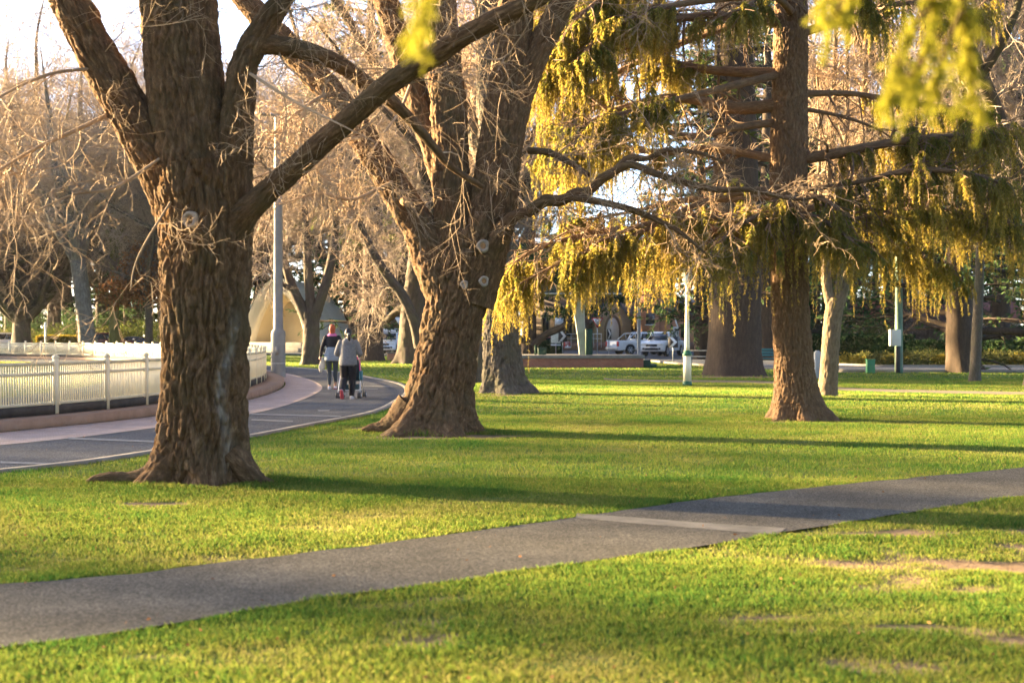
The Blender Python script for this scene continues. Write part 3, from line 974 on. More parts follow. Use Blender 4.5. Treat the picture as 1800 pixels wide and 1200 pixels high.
wd.tube(px_rows([(392, 430, 84), (402, 340, 74, -.1), (412, 250, 58, -.15), (420, 170, 48, -.2), (432, 105, 42, -.2), (466, 45, 37, -.2), (508, -25, 34, -.2), (560, -150, 34), (640, -350, 18)], Y1, k1), .02, 90, .04, seed=13., furrow=.055)
wd.tube(px_rows([(424, 130, 40, -.2), (452, 82, 34, -.2), (520, 86, 31, -.1), (590, 110, 28, .1), (640, 145, 26, .3), (690, 180, 22, .5), (735, 225, 17, .7), (790, 290, 12, .9), (850, 330, 8, 1.0)], Y1, k1), .02, 50, .02, seed=17., furrow=.05)
wd.tube(px_rows([(395, 420, 80, -.05), (425, 382, 50, -.2), (455, 352, 40, -.3), (540, 275, 37, -.5), (615, 208, 36, -.7), (690, 143, 35, -.9), (765, 97, 34, -1.05), (830, 55, 32, -1.2), (940, 0, 28, -1.4), (1060, -60, 26, -1.6), (1200, -120, 14, -1.8)], Y1, k1), .02, 70, .022, seed=21., furrow=.05)
# surface roots
for rows in [[(310, 812, 42), (268, 836, 38), (228, 843, 26), (190, 840, 20), (165, 843, 13), (140, 854, 5)], [(400, 800, 56), (432, 832, 42), (464, 850, 24), (500, 856, 12, -.1), (530, 862, 4, -.15)]]:
    p = px_rows(rows, Y1 - .15, k1)
    wd.tube(p, .02, 40, .03, seed=rows[0][0] * .1, furrow=.05)
to = wd.build('trunk', elm_bark); to.parent = t1; to.location = -o1
g = np.random.default_rng(31)
paths = wd.paths[1:6]
v, q = crown_on(paths, g, (9, 7), dens=2.3, l1=(.7, 2.2), skip=.16, tw=.0026, up=.01, droop=-.02, ang=58, r1=.22, rmax=.010)
# hanging sprays that fill the space beside the trunk
ex = []
for rows in [[(215, 190, 16), (120, 235, 15, -.3), (60, 262, 12, -.5), (-20, 310, 9, -.8)], [(300, 355, 9, -.4), (255, 428, 8, -.6), (236, 470, 6, -.65), (230, 505, 3, -.7)],
             [(180, 120, 14), (90, 130, 12, -.5), (0, 170, 9, -.9), (-80, 230, 5, -1.2)], [(280, 280, 12, -.3), (200, 330, 10, -.6), (120, 345, 7, -.9), (30, 390, 4, -1.1)],
             [(440, 130, 12, -.4), (520, 180, 9, -.8), (600, 220, 6, -1.2), (660, 250, 3, -1.4)]]:
    p = np.array(px_rows(rows, Y1, k1)); p[:, 3] *= .5; s = spline(p, .1)
    ex.append((s[:, :3], s[:, 3]))
v2, q2 = crown_on(ex, g, (8, 6), dens=4.5, l1=(.6, 1.4), skip=.2, tw=.0028, up=-.02, droop=-.05, ang=60, r1=.5, rmax=.009)
wx = Wood()
for P, r in ex: wx.tube(np.c_[P, r], .05, 8)
v = np.concatenate([v, v2, np.concatenate(wx.v)]); q = np.concatenate([q, q2 + len(v) - len(v2) - sum(len(x) for x in wx.v), np.concatenate(wx.q) + len(v) - sum(len(x) for x in wx.v)])
cr = link('crown', raw_mesh('crown', v, q), elm_twig, t1, loc=-o1)
s = scar(t1, at(333, 386, Y1 - .475), (-.25, -1, .05), .068); s.location = -o1

# ---- second elm, with the fork
Y2 = 22.3; k2 = F / Y2
t2 = empty('elm_tree', (*at(770, 760, Y2)[:2], 0), 'broad forked elm flaring to a wide foot beside the cycle path edge', 'tree', 'old leafless elms on the lawn')
o2 = np.array(t2.location)
wd = Wood()
wd.tube(px_rows([(765, 785, 142), (766, 762, 142), (768, 735, 122), (774, 690, 108), (786, 620, 98), (798, 550, 97), (809, 490, 103), (815, 450, 108), (819, 405, 92)], Y2, k2), .016, 190, .072, (.30, .60), 4., lobes=6, furrow=.095)
wd.tube(px_rows([(800, 540, 84), (772, 470, 80), (740, 405, 58), (700, 340, 50), (640, 245, 45), (578, 160, 42, .1), (510, 85, 38, .2), (440, 10, 34, .3), (350, -90, 32, .4), (230, -230, 18, .6)], Y2, k2), .025, 90, .05, seed=3., furrow=.065)
wd.tube(px_rows([(800, 400, 60), (784, 320, 48, .2), (752, 220, 46, .3), (722, 140, 42, .4), (692, 50, 40, .5), (668, -40, 36, .5), (640, -200, 20, .6)], Y2, k2), .025, 70, .04, seed=7., furrow=.065)
wd.tube(px_rows([(806, 500, 88), (798, 400, 66), (793, 300, 58), (788, 190, 58), (777, 80, 56), (768, -40, 52), (750, -250, 44), (760, -500, 16)], Y2, k2), .025, 100, .05, seed=11., furrow=.065)
wd.tube(px_rows([(818, 530, 94), (845, 440, 90), (866, 360, 78), (880, 250, 70), (893, 150, 62), (904, 50, 58), (912, -40, 56), (935, -250, 56), (950, -500, 22)], Y2, k2), .025, 120, .05, seed=15., furrow=.065)
wd.tube(px_rows([(888, 270, 52), (908, 190, 46), (932, 120, 42), (968, 45, 40), (1002, -20, 38), (1060, -160, 34), (1130, -330, 16)], Y2, k2), .025, 70, .04, seed=19., furrow=.06)
wd.tube(px_rows([(850, 470, 46, -.1), (872, 425, 36, -.3), (888, 398, 26, -.4), (904, 380, 20, -.45), (930, 372, 18, -.5), (958, 353, 19, -.6), (985, 352, 17, -.65), (1012, 340, 18, -.7), (1036, 336, 15, -.7), (1058, 314, 15, -.75), (1080, 302, 13, -.8), (1104, 279, 11, -.8), (1140, 278, 9, -.85), (1175, 264, 8, -.9), (1230, 270, 6, -1.), (1300, 296, 3, -1.)], Y2, k2), .02, 40, .034, seed=23., furrow=.06)
wd.tube(px_rows([(1070, 306, 15, -.75), (1110, 290, 13, -.9), (1160, 308, 12, -1.), (1250, 332, 11, -1.1), (1320, 334, 9, -1.2), (1395, 350, 6, -1.3), (1450, 345, 3, -1.3)], Y2, k2), .02, 26, .012, seed=27., furrow=.05)
wd.tube(px_rows([(1000, 345, 14, -.7), (1060, 356, 12, -.9), (1120, 372, 11, -1.), (1190, 405, 8, -1.1), (1240, 445, 4, -1.2)], Y2, k2), .02, 24, .012, seed=29., furrow=.05)
wd.tube(px_rows([(930, 265, 12, .1), (965, 268, 12, -.1), (1000, 285, 10, -.3), (1035, 308, 9, -.6)], Y2, k2), .02, 24, .01, seed=33., furrow=.05)
for rows in [[(725, 715, 60), (700, 742, 50), (672, 752, 26), (650, 752, 12), (636, 756, 5)]]:
    wd.tube(px_rows(rows, Y2 - .1, k2), .025, 36, .035, seed=rows[0][0] * .1, furrow=.05)
to = wd.build('trunk', elm_bark); to.parent = t2; to.location = -o2
v, q = crown_on(wd.paths[1:6], g, (9, 7), dens=1.1, l1=(.9, 2.6), skip=.3, tw=.0030, up=.01, droop=-.02, ang=58, r1=.22, rmax=.011)
v2, q2 = crown_on(wd.paths[6:10], g, (7, 5), dens=8, l1=(.4, 1.3), skip=.1, tw=.0032, up=.01, droop=-.02, ang=62, r1=.5, rmax=.012)
ex = []
for rows in [[(690, 320, 14, -.3), (620, 350, 12, -.6), (560, 340, 9, -.8), (490, 360, 5, -1.)], [(640, 240, 14, -.2), (560, 260, 12, -.6), (480, 300, 9, -1.), (400, 330, 5, -1.3)],
             [(722, 150, 14, .2), (700, 200, 9, -.2), (664, 250, 7, -.5), (640, 300, 3, -.7)],
             [(580, 160, 14, 0), (520, 200, 12, -.5), (460, 260, 9, -.9), (430, 330, 4, -1.1)], ]:
    p = np.array(px_rows(rows, Y2, k2)); p[:, 3] *= .5; s = spline(p, .1); ex.append((s[:, :3], s[:, 3]))
v3, q3 = crown_on(ex, g, (9, 7), dens=5, l1=(.7, 1.6), skip=.15, tw=.0036, up=.0, droop=-.03, ang=60, r1=.5, rmax=.011)
wx = Wood()
for P, r in ex: wx.tube(np.c_[P, r], .06, 8)
VV, QQ, n0 = [], [], 0
for a, b in [(v, q), (v2, q2), (v3, q3), (np.concatenate(wx.v), np.concatenate(wx.q))]:
    VV.append(a); QQ.append(b + n0); n0 += len(a)
link('crown', raw_mesh('crown', np.concatenate(VV), np.concatenate(QQ)), elm_twig, t2, loc=-o2)
for px, py, dy, nr, r in [(849, 432, -.60, (.1, -1, .1), .078), (851, 494, -.545, (.2, -1, 0), .062), (816, 500, -.56, (0, -1, 0), .05)]:
    s = scar(t2, at(px, py, Y2 + dy), nr, r, hole=r > .055); s.location = -o2
mb = MB(); p = np.array([at(708, 352, Y2 - .2), at(718, 357, Y2 - .45)])
mb.tube(p, [.075, .07], 14); s = mb.build('branch_stub', scar_d, t2, smooth=False); s.location = -o2

# ---- golden weeping cypress
Y3 = 25.6; k3 = F / Y3
t3 = empty('cypress_tree', (*at(1405, 740, Y3)[:2], 0), 'golden weeping cypress with straight red-brown trunk and hanging curtains of foliage', 'tree')
o3 = np.array(t3.location)
wd = Wood()
wd.tube(px_rows([(1404, 758, 84), (1404, 738, 82), (1402, 715, 76), (1399, 680, 68), (1394, 620, 63), (1389, 540, 61), (1387, 430, 61), (1386, 300, 60), (1388, 180, 58), (1390, 60, 54), (1392, -80, 50), (1394, -350, 40), (1396, -700, 26), (1398, -1000, 8)], Y3, k3), .016, 170, .045, (.24, .52), 6., lobes=6, furrow=.05)
cyp_br = [
 [(1370, 418, 22), (1290, 408, 17, -.2), (1190, 411, 15, -.4), (1090, 404, 13, -.6), (1000, 420, 9, -.8), (930, 445, 6, -1.0), (890, 475, 3, -1.1)],
 [(1370, 400, 16), (1310, 392, 13, -.4), (1220, 380, 11, -.9), (1130, 395, 8, -1.3), (1040, 430, 4, -1.7)],
 [(1370, 130, 20), (1240, 122, 15, .3), (1140, 100, 12, .5), (1050, 62, 9, .7), (975, 72, 4, .8)],
 [(1380, 40, 18), (1250, 28, 14, -.2), (1150, 36, 11, -.3), (1050, 10, 8, -.4), (950, 30, 4, -.5)],
 [(1385, -60, 18), (1200, -58, 14, .2), (1050, -40, 10, .4), (940, -8, 5, .6)],
 [(1365, 185, 24), (1290, 190, 20, .1), (1190, 172, 16, .1), (1090, 192, 12, .0), (1010, 232, 8, -.1), (960, 268, 4, -.2)],
 [(1365, 280, 16), (1260, 262, 13, .5), (1160, 268, 11, .8), (1080, 262, 8, 1.), (1005, 295, 4, 1.2)],
 [(1365, 215, 14), (1290, 225, 12, -.3), (1210, 240, 10, -.6), (1130, 225, 7, -.9), (1050, 262, 4, -1.2)],
 [(1370, 345, 14), (1290, 350, 12, .5), (1200, 352, 9, .9), (1110, 372, 6, 1.2), (1010, 390, 3, 1.4)],
 [(1405, 280, 22), (1470, 270, 18, -.2), (1560, 252, 14, -.4), (1660, 240, 10, -.6), (1770, 236, 5, -.8)],
 [(1405, 165, 13), (1500, 165, 9, .3), (1600, 182, 10, .5), (1710, 192, 4, .7)],
 [(1405, 190, 8), (1480, 205, 6, .1), (1540, 226, 4, .1), (1580, 252, 2, .1)],
 [(1405, 335, 9), (1500, 322, 8, -.6), (1600, 300, 10, -1.1), (1700, 305, 8, -1.5), (1800, 335, 4, -1.8)],
 [(1405, 395, 9), (1500, 385, 8, .1), (1590, 372, 9, .2), (1700, 372, 6, .3), (1790, 400, 3, .3)],
 [(1405, 60, 16), (1500, 30, 12, .2), (1600, 5, 9, .3), (1720, 20, 4, .4)],
 [(1390, 370, 14, -.3), (1350, 375, 11, -.9), (1300, 395, 8, -1.5), (1260, 430, 4, -2.0)],
 [(1395, 375, 14, -.3), (1425, 380, 11, -.8), (1460, 395, 8, -1.3), (1500, 425, 4, -1.8)],
 [(1390, 20, 14, -.3), (1370, 0, 11, -.9), (1340, -5, 8, -1.5), (1300, 20, 4, -2.2)],
 [(1395, -40, 14, -.3), (1430, -50, 11, -.9), (1480, -40, 8, -1.5), (1530, 0, 4, -2.1)],
 [(1380, 370, 14, .3), (1320, 375, 11, 1.), (1250, 385, 8, 1.7), (1170, 415, 4, 2.4)],
 [(1400, 370, 14, .3), (1470, 360, 11, 1.), (1550, 350, 8, 1.8), (1650, 380, 4, 2.5)],

 [(1380, -120, 16), (1230, -90, 13, -.6), (1110, -40, 10, -1.1), (1010, 40, 7, -1.5), (960, 120, 3, -1.7)],
 [(1380, 20, 16), (1240, 60, 13, .9), (1120, 110, 10, 1.5), (1030, 160, 7, 1.9), (985, 215, 3, 2.1)],
 [(1375, 130, 14), (1250, 160, 12, -1.), (1130, 190, 9, -1.7), (1050, 215, 6, -2.1), (1000, 255, 3, -2.3)],
 [(1375, -10, 14), (1250, 0, 12, -.9), (1140, 20, 9, -1.5), (1060, 60, 6, -1.9), (1010, 110, 3, -2.1)],
 [(1375, 330, 14), (1250, 350, 11, -.9), (1120, 410, 8, -1.3), (1010, 450, 5, -1.5), (930, 490, 3, -1.6)],
 [(1375, 420, 14), (1260, 430, 11, .8), (1130, 440, 8, 1.4), (1010, 450, 5, 1.8), (920, 480, 3, 2.0)],
 [(1400, 350, 12, -.3), (1385, 352, 10, -.8), (1365, 372, 7, -1.3), (1345, 405, 4, -1.6)],
 [(1405, 350, 12, -.3), (1430, 345, 10, -.7), (1465, 362, 7, -1.1), (1490, 400, 4, -1.4)],
 [(1410, 430, 12, .2), (1500, 425, 9, .7), (1580, 440, 6, 1.1), (1660, 470, 3, 1.4)],
]
bare_idx = {7}
tw3 = np.random.default_rng(44)
subs = []
for bi, rows in enumerate(cyp_br):
    p = px_rows(rows, Y3, k3)
    wd.tube(p, .04, 18, .01, seed=bi + .5, furrow=.04)
to = wd.build('trunk', cyp_bark); to.parent = t3; to.location = -o3
S, D, L, Rr, W8 = [], [], [], [], []
dens3 = {5: .45, 7: .25, 2: 1.5, 3: 1.5, 4: 1.6, 0: 1.25, 1: 1.2, 6: .7, 8: .8, 9: 1.2, 12: 1.2, 13: 1.2, 11: .6, 10: .55, 21: 1.4, 22: 1.6, 23: 1.5, 24: 1.4, 25: 1.3, 26: 1.3, 27: 1.6, 28: 1.5, 29: 1.2}
for bi, rows in enumerate(cyp_br):
    s = spline(np.array(px_rows(rows, Y3, k3)), .04)
    ln = len(s) * .04
    n = max(3, int(ln * 9 * dens3.get(bi, 1.)))
    t0 = (.12 if bi in (9, 12, 13, 15, 16, 0, 1, 27, 28, 29) else .30) if bi not in (5, 7) and (bi < 21 or bi > 26) else .5
    t = t0 + (1 - t0) * tw3.random(n) ** .8
    pos, tan = along(np.repeat(s[None, :, :3], n, 0), t)
    sd = np.stack([tan[:, 1], -tan[:, 0], 0 * t], 1) * np.where(tw3.random(n) < .5, -1, 1)[:, None]
    S.append(pos); D.append(unit(tan * .7 + sd * (.5 + .5 * tw3.random(n))[:, None] + np.array([0, 0, .15])))
    L.append((.35 + .85 * tw3.random(n)) * (1.1 - .4 * t)); Rr.append(np.full(n, .011)); W8.append(np.full(n, 1.3 if bi in (0, 1, 13, 12, 15, 16, 27, 28) else 1.))
S, D, L, Rr, W8 = (np.concatenate(x) for x in (S, D, L, Rr, W8))
P2, R2 = grow(S, D, L, Rr, np.full(len(S), .004), 7, .12, -.10, tw3)
wv, wq = tubes(P2, R2, 4)
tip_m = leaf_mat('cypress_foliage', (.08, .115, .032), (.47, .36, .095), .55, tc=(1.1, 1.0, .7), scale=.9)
twm = M('cypress_twig', (.16, .10, .06), .85, .3, 4.)
def curtains(P2, W8, g, per, lmin, lmax, leaf, nl, golden=.5):
    """hanging fronds: each a thin stem with small scale-like sprays down its length"""
    idx = np.repeat(np.arange(len(P2)), per)
    t = .1 + .9 * g.random(len(idx))
    pos, tan = along(P2[idx], t)
    keep = pnoise(pos * 1.1 + 2) > -.22
    pos, tan, idx = pos[keep], tan[keep], idx[keep]
    n = len(pos)
    L = (lmin + (lmax - lmin) * g.random(n) ** 1.3) * W8[idx] * np.clip(1 + .8 * pnoise(pos * 1.7), .5, 1.7)
    d0 = unit(tan * .5 + g.normal(size=(n, 3)) * np.array([.35, .35, .1]) + np.array([0, 0, -.55]))
    P, R = grow(pos, d0, L, np.full(n, .004), np.full(n, .0015), 5, .05, -.45, g)
    j = np.repeat(np.arange(n), nl)
    u = g.random(len(j)) ** .9
    q, tn = along(P[j], u)
    side = g.normal(size=q.shape); side[:, 2] *= .3
    dd = unit(tn * .9 + unit(side) * (.75 + .4 * g.random(len(j)))[:, None] + np.array([0, 0, -.35]))
    sz = leaf * (.6 + .8 * g.random(len(j))) * (1.5 - .9 * u)
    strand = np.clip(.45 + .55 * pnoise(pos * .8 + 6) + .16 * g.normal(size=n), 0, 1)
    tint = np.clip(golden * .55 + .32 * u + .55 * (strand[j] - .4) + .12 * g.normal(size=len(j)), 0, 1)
    return leaf_tris(q, dd, sz, sz * .24, g, tint), tubes(P, R, 3)
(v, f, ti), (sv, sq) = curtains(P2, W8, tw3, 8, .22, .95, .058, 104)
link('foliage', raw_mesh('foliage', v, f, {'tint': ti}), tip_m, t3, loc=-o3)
wv2 = np.concatenate([wv, sv]); wq2 = np.concatenate([wq, sq + len(wv)])
# dead bare twigs inside the crown
pb = [(np.array([r[:3] for r in spline(np.array(px_rows(rows, Y3, k3)), .1)]), spline(np.array(px_rows(rows, Y3, k3)), .1)[:, 3]) for rows in cyp_br[:15]]
bv, bq = crown_on(pb, tw3, (6, 4), dens=4, l1=(.5, 1.4), skip=.08, tw=.004, up=-.02, droop=-.04, ang=60, r1=.5)
link('twigs', raw_mesh('twigs', np.concatenate([wv2, bv]), np.concatenate([wq2, bq + len(wv2)])), twm, t3, loc=-o3)
# ================================================================ other trees
bark_b = bark_mat('far_bark', (.04, .033, .028), (.075, .06, .05), (.115, .095, .08), moss=(.07, .07, .035), fine=.35)
bark_moss = bark_mat('mossy_bark', (.06, .06, .025), (.12, .12, .045), (.17, .165, .08), fine=.35)
bark_pale = bark_mat('pale_bark', (.07, .062, .055), (.13, .118, .105), (.24, .225, .205), moss=(.08, .07, .05), fine=.35)
bark_brown = bark_mat('conifer_bark', (.035, .026, .02), (.065, .047, .035), (.10, .074, .055), moss=(.045, .036, .028), fine=.5)
twig_far = M('grey_twig', (.165, .13, .105), .85, .3, .6, col2=(.38, .295, .225))
twig_dark = M('dark_twig', (.075, .06, .055), .85, .3, .6, col2=(.14, .11, .10))
cedar_m = leaf_mat('cedar_needles', (.024, .052, .026), (.085, .135, .05), .3, scale=.25)
pine_m = leaf_mat('pine_needles', (.03, .05, .015), (.12, .14, .035), .3, scale=.25)
russet_m = leaf_mat('russet_leaves', (.10, .045, .02), (.26, .13, .06), .35, scale=.5)

bareA = bare_proto(11, 20, .55, 4.5, 6, 48, (bark_b, twig_far), (11, 8, 6), tw=.011)
bareB = bare_proto(12, 25, .70, 7.5, 5, 36, (bark_b, twig_far), (11, 8, 6), tw=.012, lean=(-.9, 0))
bareC = bare_proto(13, 13, .75, 2.6, 8, 66, (bark_b, twig_dark), (12, 8, 6), tw=.011, up=.03)
cedA = evergreen_proto(21, 24, .60, 1.4, 8.5, 84, (bark_brown, cedar_m), leaf=.34, per=24, sub=10, droop=-.04)
cedB = evergreen_proto(22, 18, .40, .7, 5.5, 76, (bark_brown, cedar_m), leaf=.30, per=22, sub=9, droop=-.08)
pinA = evergreen_proto(23, 28, .92, 8.5, 6.5, 64, (bark_brown, pine_m), leaf=.30, per=22, sub=9, droop=-.06, taper=.7)

def put(name, ms, px, Y, label, group=None, s=1., rz=0., x=None):
    X = (px - CX) / F * Y if x is None else x
    return two_part(name, ms, (X, Y, -.03), label, 'tree', group, rz, s)

def custom(name, tubes_, Y, label, bark, base, sp=.05, sides=40, amp=.035, flare=(.5, .5), crown=None, seed=1., furrow=.07, group=None):
    """tree measured off the photograph: first tube is the trunk"""
    e = empty(name, (*at(base[0], base[1], Y)[:2], 0), label, 'tree', group)
    o = np.array(e.location)
    w = Wood()
    for i, rows in enumerate(tubes_):
        big = i == 0
        w.tube(px_rows(rows, Y, F / Y), sp, sides if big else max(12, int(sides * .5)), amp if big else amp * .7, flare if big else None, seed + i * 3.1, furrow=furrow)
    t = w.build('trunk', bark, e); t.location = -o
    return e, w, o

def crowned(e, o, parts_, mat, name='crown'):
    V, Q, n = [], [], 0
    for a, b in parts_:
        V.append(a); Q.append(b + n); n += len(a)
    link(name, raw_mesh(name, np.concatenate(V), np.concatenate(Q)), mat, e, loc=-o)

g5 = np.random.default_rng(77)
# straight furrowed trunk behind the fork elm, partly screened by golden foliage
Y = 37.4
e, w, o = custom('elm_tree', [[(888, 700, 76), (888, 690, 72), (886, 670, 66), (883, 630, 62), (880, 560, 60), (876, 470, 58), (872, 340, 54), (866, 180, 46), (860, 0, 38), (850, -250, 22)],
    [(872, 330, 40), (840, 250, 30, .5), (800, 150, 24, 1.), (760, 20, 18, 1.5)], [(868, 230, 38), (920, 120, 28, .8), (965, 0, 20, 1.6), (990, -150, 10, 2.)]], Y,
    'grey furrowed elm trunk standing just past the forked elm, golden fronds hanging across it', grey_bark, (888, 692), .022, 130, .065, (.35, .62), seed=3., furrow=.085)
crowned(e, o, [crown_on(w.paths, g5, (8, 6), dens=3.2, l1=(1.2, 3.), skip=.35, tw=.006)], elm_twig)
Y = 45.5
e, w, o = custom('elm_tree', [[(846, 682, 26), (846, 668, 24), (848, 600, 20), (850, 480, 19), (848, 300, 16), (842, 60, 12), (836, -150, 6)]], Y,
    'dark slim trunk almost hidden between the forked elm and the grey trunk', bark_b, (846, 672), .06, 40, .03, seed=8.)
crowned(e, o, [crown_on(w.paths, g5, (7, 5), dens=3, l1=(1., 2.6), skip=.4, tw=.007)], elm_twig)
# slender sunlit forked tree right of the cypress
Y = 36.0
e, w, o = custom('young_tree', [[(1454, 702, 33), (1454, 694, 32), (1457, 660, 30), (1460, 610, 29), (1464, 560, 29), (1470, 525, 30)],
    [(1466, 545, 22), (1454, 505, 17), (1452, 455, 15), (1456, 380, 13), (1458, 290, 11, .2), (1464, 180, 9, .3), (1470, 40, 7, .4), (1474, -120, 4, .5)],
    [(1470, 540, 24), (1484, 505, 18), (1494, 470, 15), (1498, 400, 13, .2), (1510, 300, 11, .4), (1520, 150, 9, .5), (1524, -40, 5, .6)],
    [(1472, 520, 14), (1478, 470, 10, -.2), (1482, 400, 9, -.3), (1488, 300, 7, -.3), (1490, 160, 6, -.2), (1488, 20, 4, -.2)],
    [(1456, 400, 8), (1440, 330, 7), (1442, 240, 6), (1436, 120, 4)]], Y,
    'slender forked tree with smooth sunlit stems close behind the cypress', pal := bark_mat('smooth_bark', (.09, .066, .042), (.17, .125, .08), (.26, .20, .13), moss=(.07, .065, .035), fine=.8), (1454, 694), .03, 60, .03, (.2, .2), seed=5., furrow=.05)
crowned(e, o, [crown_on(w.paths[1:], g5, (8, 6), dens=5, l1=(.7, 2.), skip=.3, tw=.005, up=.03)], elm_twig)
# very thin straight stem
Y = 47.2
e, w, o = custom('young_tree', [[(1713, 676, 20), (1713, 668, 19), (1716, 610, 18), (1720, 520, 16), (1724, 420, 14), (1728, 320, 12), (1733, 200, 10), (1742, 60, 8), (1748, -80, 4)],
    [(1726, 360, 8), (1750, 300, 6, .3), (1766, 210, 5, .4), (1770, 100, 3, .5)], [(1730, 300, 7), (1706, 240, 6, -.3), (1690, 150, 4, -.5), (1684, 60, 2, -.6)]], Y,
    'thin straight pole-like tree standing alone on the shaded lawn', grey_bark, (1713, 669), .06, 30, .015, (.2, .25), seed=9.)
crowned(e, o, [crown_on(w.paths, g5, (7, 5), dens=4, l1=(.7, 2.), skip=.45, tw=.006)], elm_twig)
# elm in front of the sound shell
Y = 74
e, w, o = custom('elm_tree', [[(547, 646, 33), (547, 638, 31), (547, 600, 28), (547, 570, 28), (546, 548, 31)],
    [(543, 565, 24), (528, 535, 18), (512, 500, 15), (500, 460, 12), (485, 410, 9), (470, 340, 6), (455, 250, 3)], [(546, 560, 22), (545, 520, 16), (541, 470, 14), (538, 400, 12), (530, 300, 8), (525, 180, 4)],
    [(548, 565, 24), (562, 530, 18), (575, 490, 16), (585, 440, 13), (592, 370, 10), (600, 280, 7), (610, 160, 3)], [(518, 510, 10), (498, 500, 8, -.6), (478, 480, 6, -1.2), (455, 470, 3, -2)]], Y,
    'dark elm with three-way fork standing in front of the cream arch', bark_b, (547, 640), .08, 44, .05, (.4, .35), seed=13., furrow=.12)
crowned(e, o, [crown_on(w.paths[1:], g5, (9, 7), dens=7, l1=(1.5, 4.0), skip=.42, tw=.009, up=.03)], twig_far)
# leaning-limb elm left of the forked one
Y = 77
e, w, o = custom('elm_tree', [[(722, 644, 50), (722, 636, 48), (722, 600, 42), (724, 560, 40), (730, 520, 42), (735, 480, 40), (742, 400, 34), (748, 300, 26), (752, 150, 14)],
    [(738, 610, 20, -1.6), (728, 565, 18, -1.8), (708, 520, 17, -2.), (684, 488, 16, -2.2), (660, 452, 14, -2.4), (640, 410, 12, -2.6), (612, 340, 8, -2.8), (590, 260, 4, -3)],
    [(716, 540, 18), (700, 545, 13, .5), (680, 560, 10, 1.), (660, 540, 7, 1.5), (640, 500, 4, 2)]], Y,
    'stout elm trunk with one sunlit limb leaning towards the sound shell', bark_b, (722, 638), .08, 50, .05, (.4, .4), seed=17., furrow=.12)
crowned(e, o, [crown_on(w.paths, g5, (9, 7), dens=4.5, l1=(1.5, 4.), skip=.3, tw=.010, up=.0)], twig_far)
# low leaning cedar in front of the church
Y = 96
e, w, o = custom('cedar_tree', [[(928, 627, 30), (928, 620, 28), (930, 590, 24), (932, 555, 20), (930, 500, 16), (934, 420, 11), (940, 300, 5)],
    [(936, 608, 13, -.4), (960, 588, 12, -.6), (990, 574, 11, -.8), (1018, 553, 10, -1), (1050, 535, 8, -1.2), (1085, 510, 5, -1.4), (1120, 490, 2, -1.5)],
    [(926, 600, 12, -.3), (905, 588, 9, -.5), (885, 560, 6, -.8), (860, 540, 3, -1)]], Y,
    'cedar with a long low limb slanting past the concrete post', bark_brown, (928, 621), .1, 36, .05, (.4, .3), seed=19., furrow=.12)
gz = np.random.default_rng(5)
n = 5200
cc = np.array([[*at(990, 500, Y), 3.2, 2.5, .9], [*at(1050, 478, Y), 3.6, 2.5, 1.2], [*at(930, 470, Y), 3.5, 3, 1.5], [*at(1030, 545, Y - 1), 2.0, 1.2, .35], [*at(985, 550, Y), 1.8, 1.3, .3], [*at(1090, 520, Y), 1.6, 1.3, .5], [*at(900, 520, Y), 2.2, 1.3, .6]])
bm_ = bush_mesh('crown', 4, cc, 11000, .34, cedar_m, .25, .28)
link('crown', bm_, None, e, loc=-o)

# whole trees
put('conifer_tree', pinA, 1291, 54.6, 'huge brown conifer trunk with swollen foot behind the cream lamp post', s=(1.13, 1.13, 1.), rz=1.1)
put('cedar_tree', cedA, 1688, 58.5, 'dark cedar with sloping trunk at the road edge beside the thin straight stem', s=(.95, .95, .9), rz=2.2)
put('conifer_tree', evergreen_proto(25, 27, .70, 7.0, 6.5, 60, (bark_brown, pine_m), leaf=.36, per=20, sub=9, droop=-.08, taper=.8), 653, 86, 'tall straight conifer trunk rising just beyond the two walkers', rz=.4)
put('elm_tree', (lambda m: (m[0], m[1]))(bareB), 157, 118, 'pale streaked leaning elm beyond the white oval fence', s=(1.05, 1.05, 1.05), rz=0.)
for o_ in C.objects:
    if o_.parent and o_.parent.get('label', '').startswith('pale streaked'):
        if o_.name.startswith('trunk'):
            o_.data = o_.data.copy(); o_.data.materials.clear(); o_.data.materials.append(bark_pale)
put('elm_tree', bare_proto(31, 24, .45, 10, 4, 30, (bark_moss, twig_far), (8, 7, 5), tw=.012), 201, 123, 'upright elm with green mossy trunk beyond the oval fence')
put('spreading_tree', bareC, 38, 126, 'dark low-forking tree with a wide fan of branches beyond the oval fence', s=1.15, rz=.7)
ok_t, ok_c = bare_proto(33, 13, .35, 4.5, 5, 50, (bark_b, twig_dark), (8, 6, 4), tw=.012)
eo = put('oak_tree', (ok_t, ok_c), 262, 121, 'small oak still holding russet leaves beyond the oval fence')
rl = bush_mesh('foliage', 8, [[0, 0, 6.0, 3.6, 3, 1.7], [2.6, 0, 4.7, 2.6, 2.2, 1.2], [-2.6, 0, 5.0, 2.4, 2.2, 1.2], [0, 0, 8, 2.4, 2.4, 1.6], [3.6, -1, 6.4, 1.8, 1.6, 1]], 5200, .30, russet_m, .2, .6)
link('foliage', rl, None, eo)
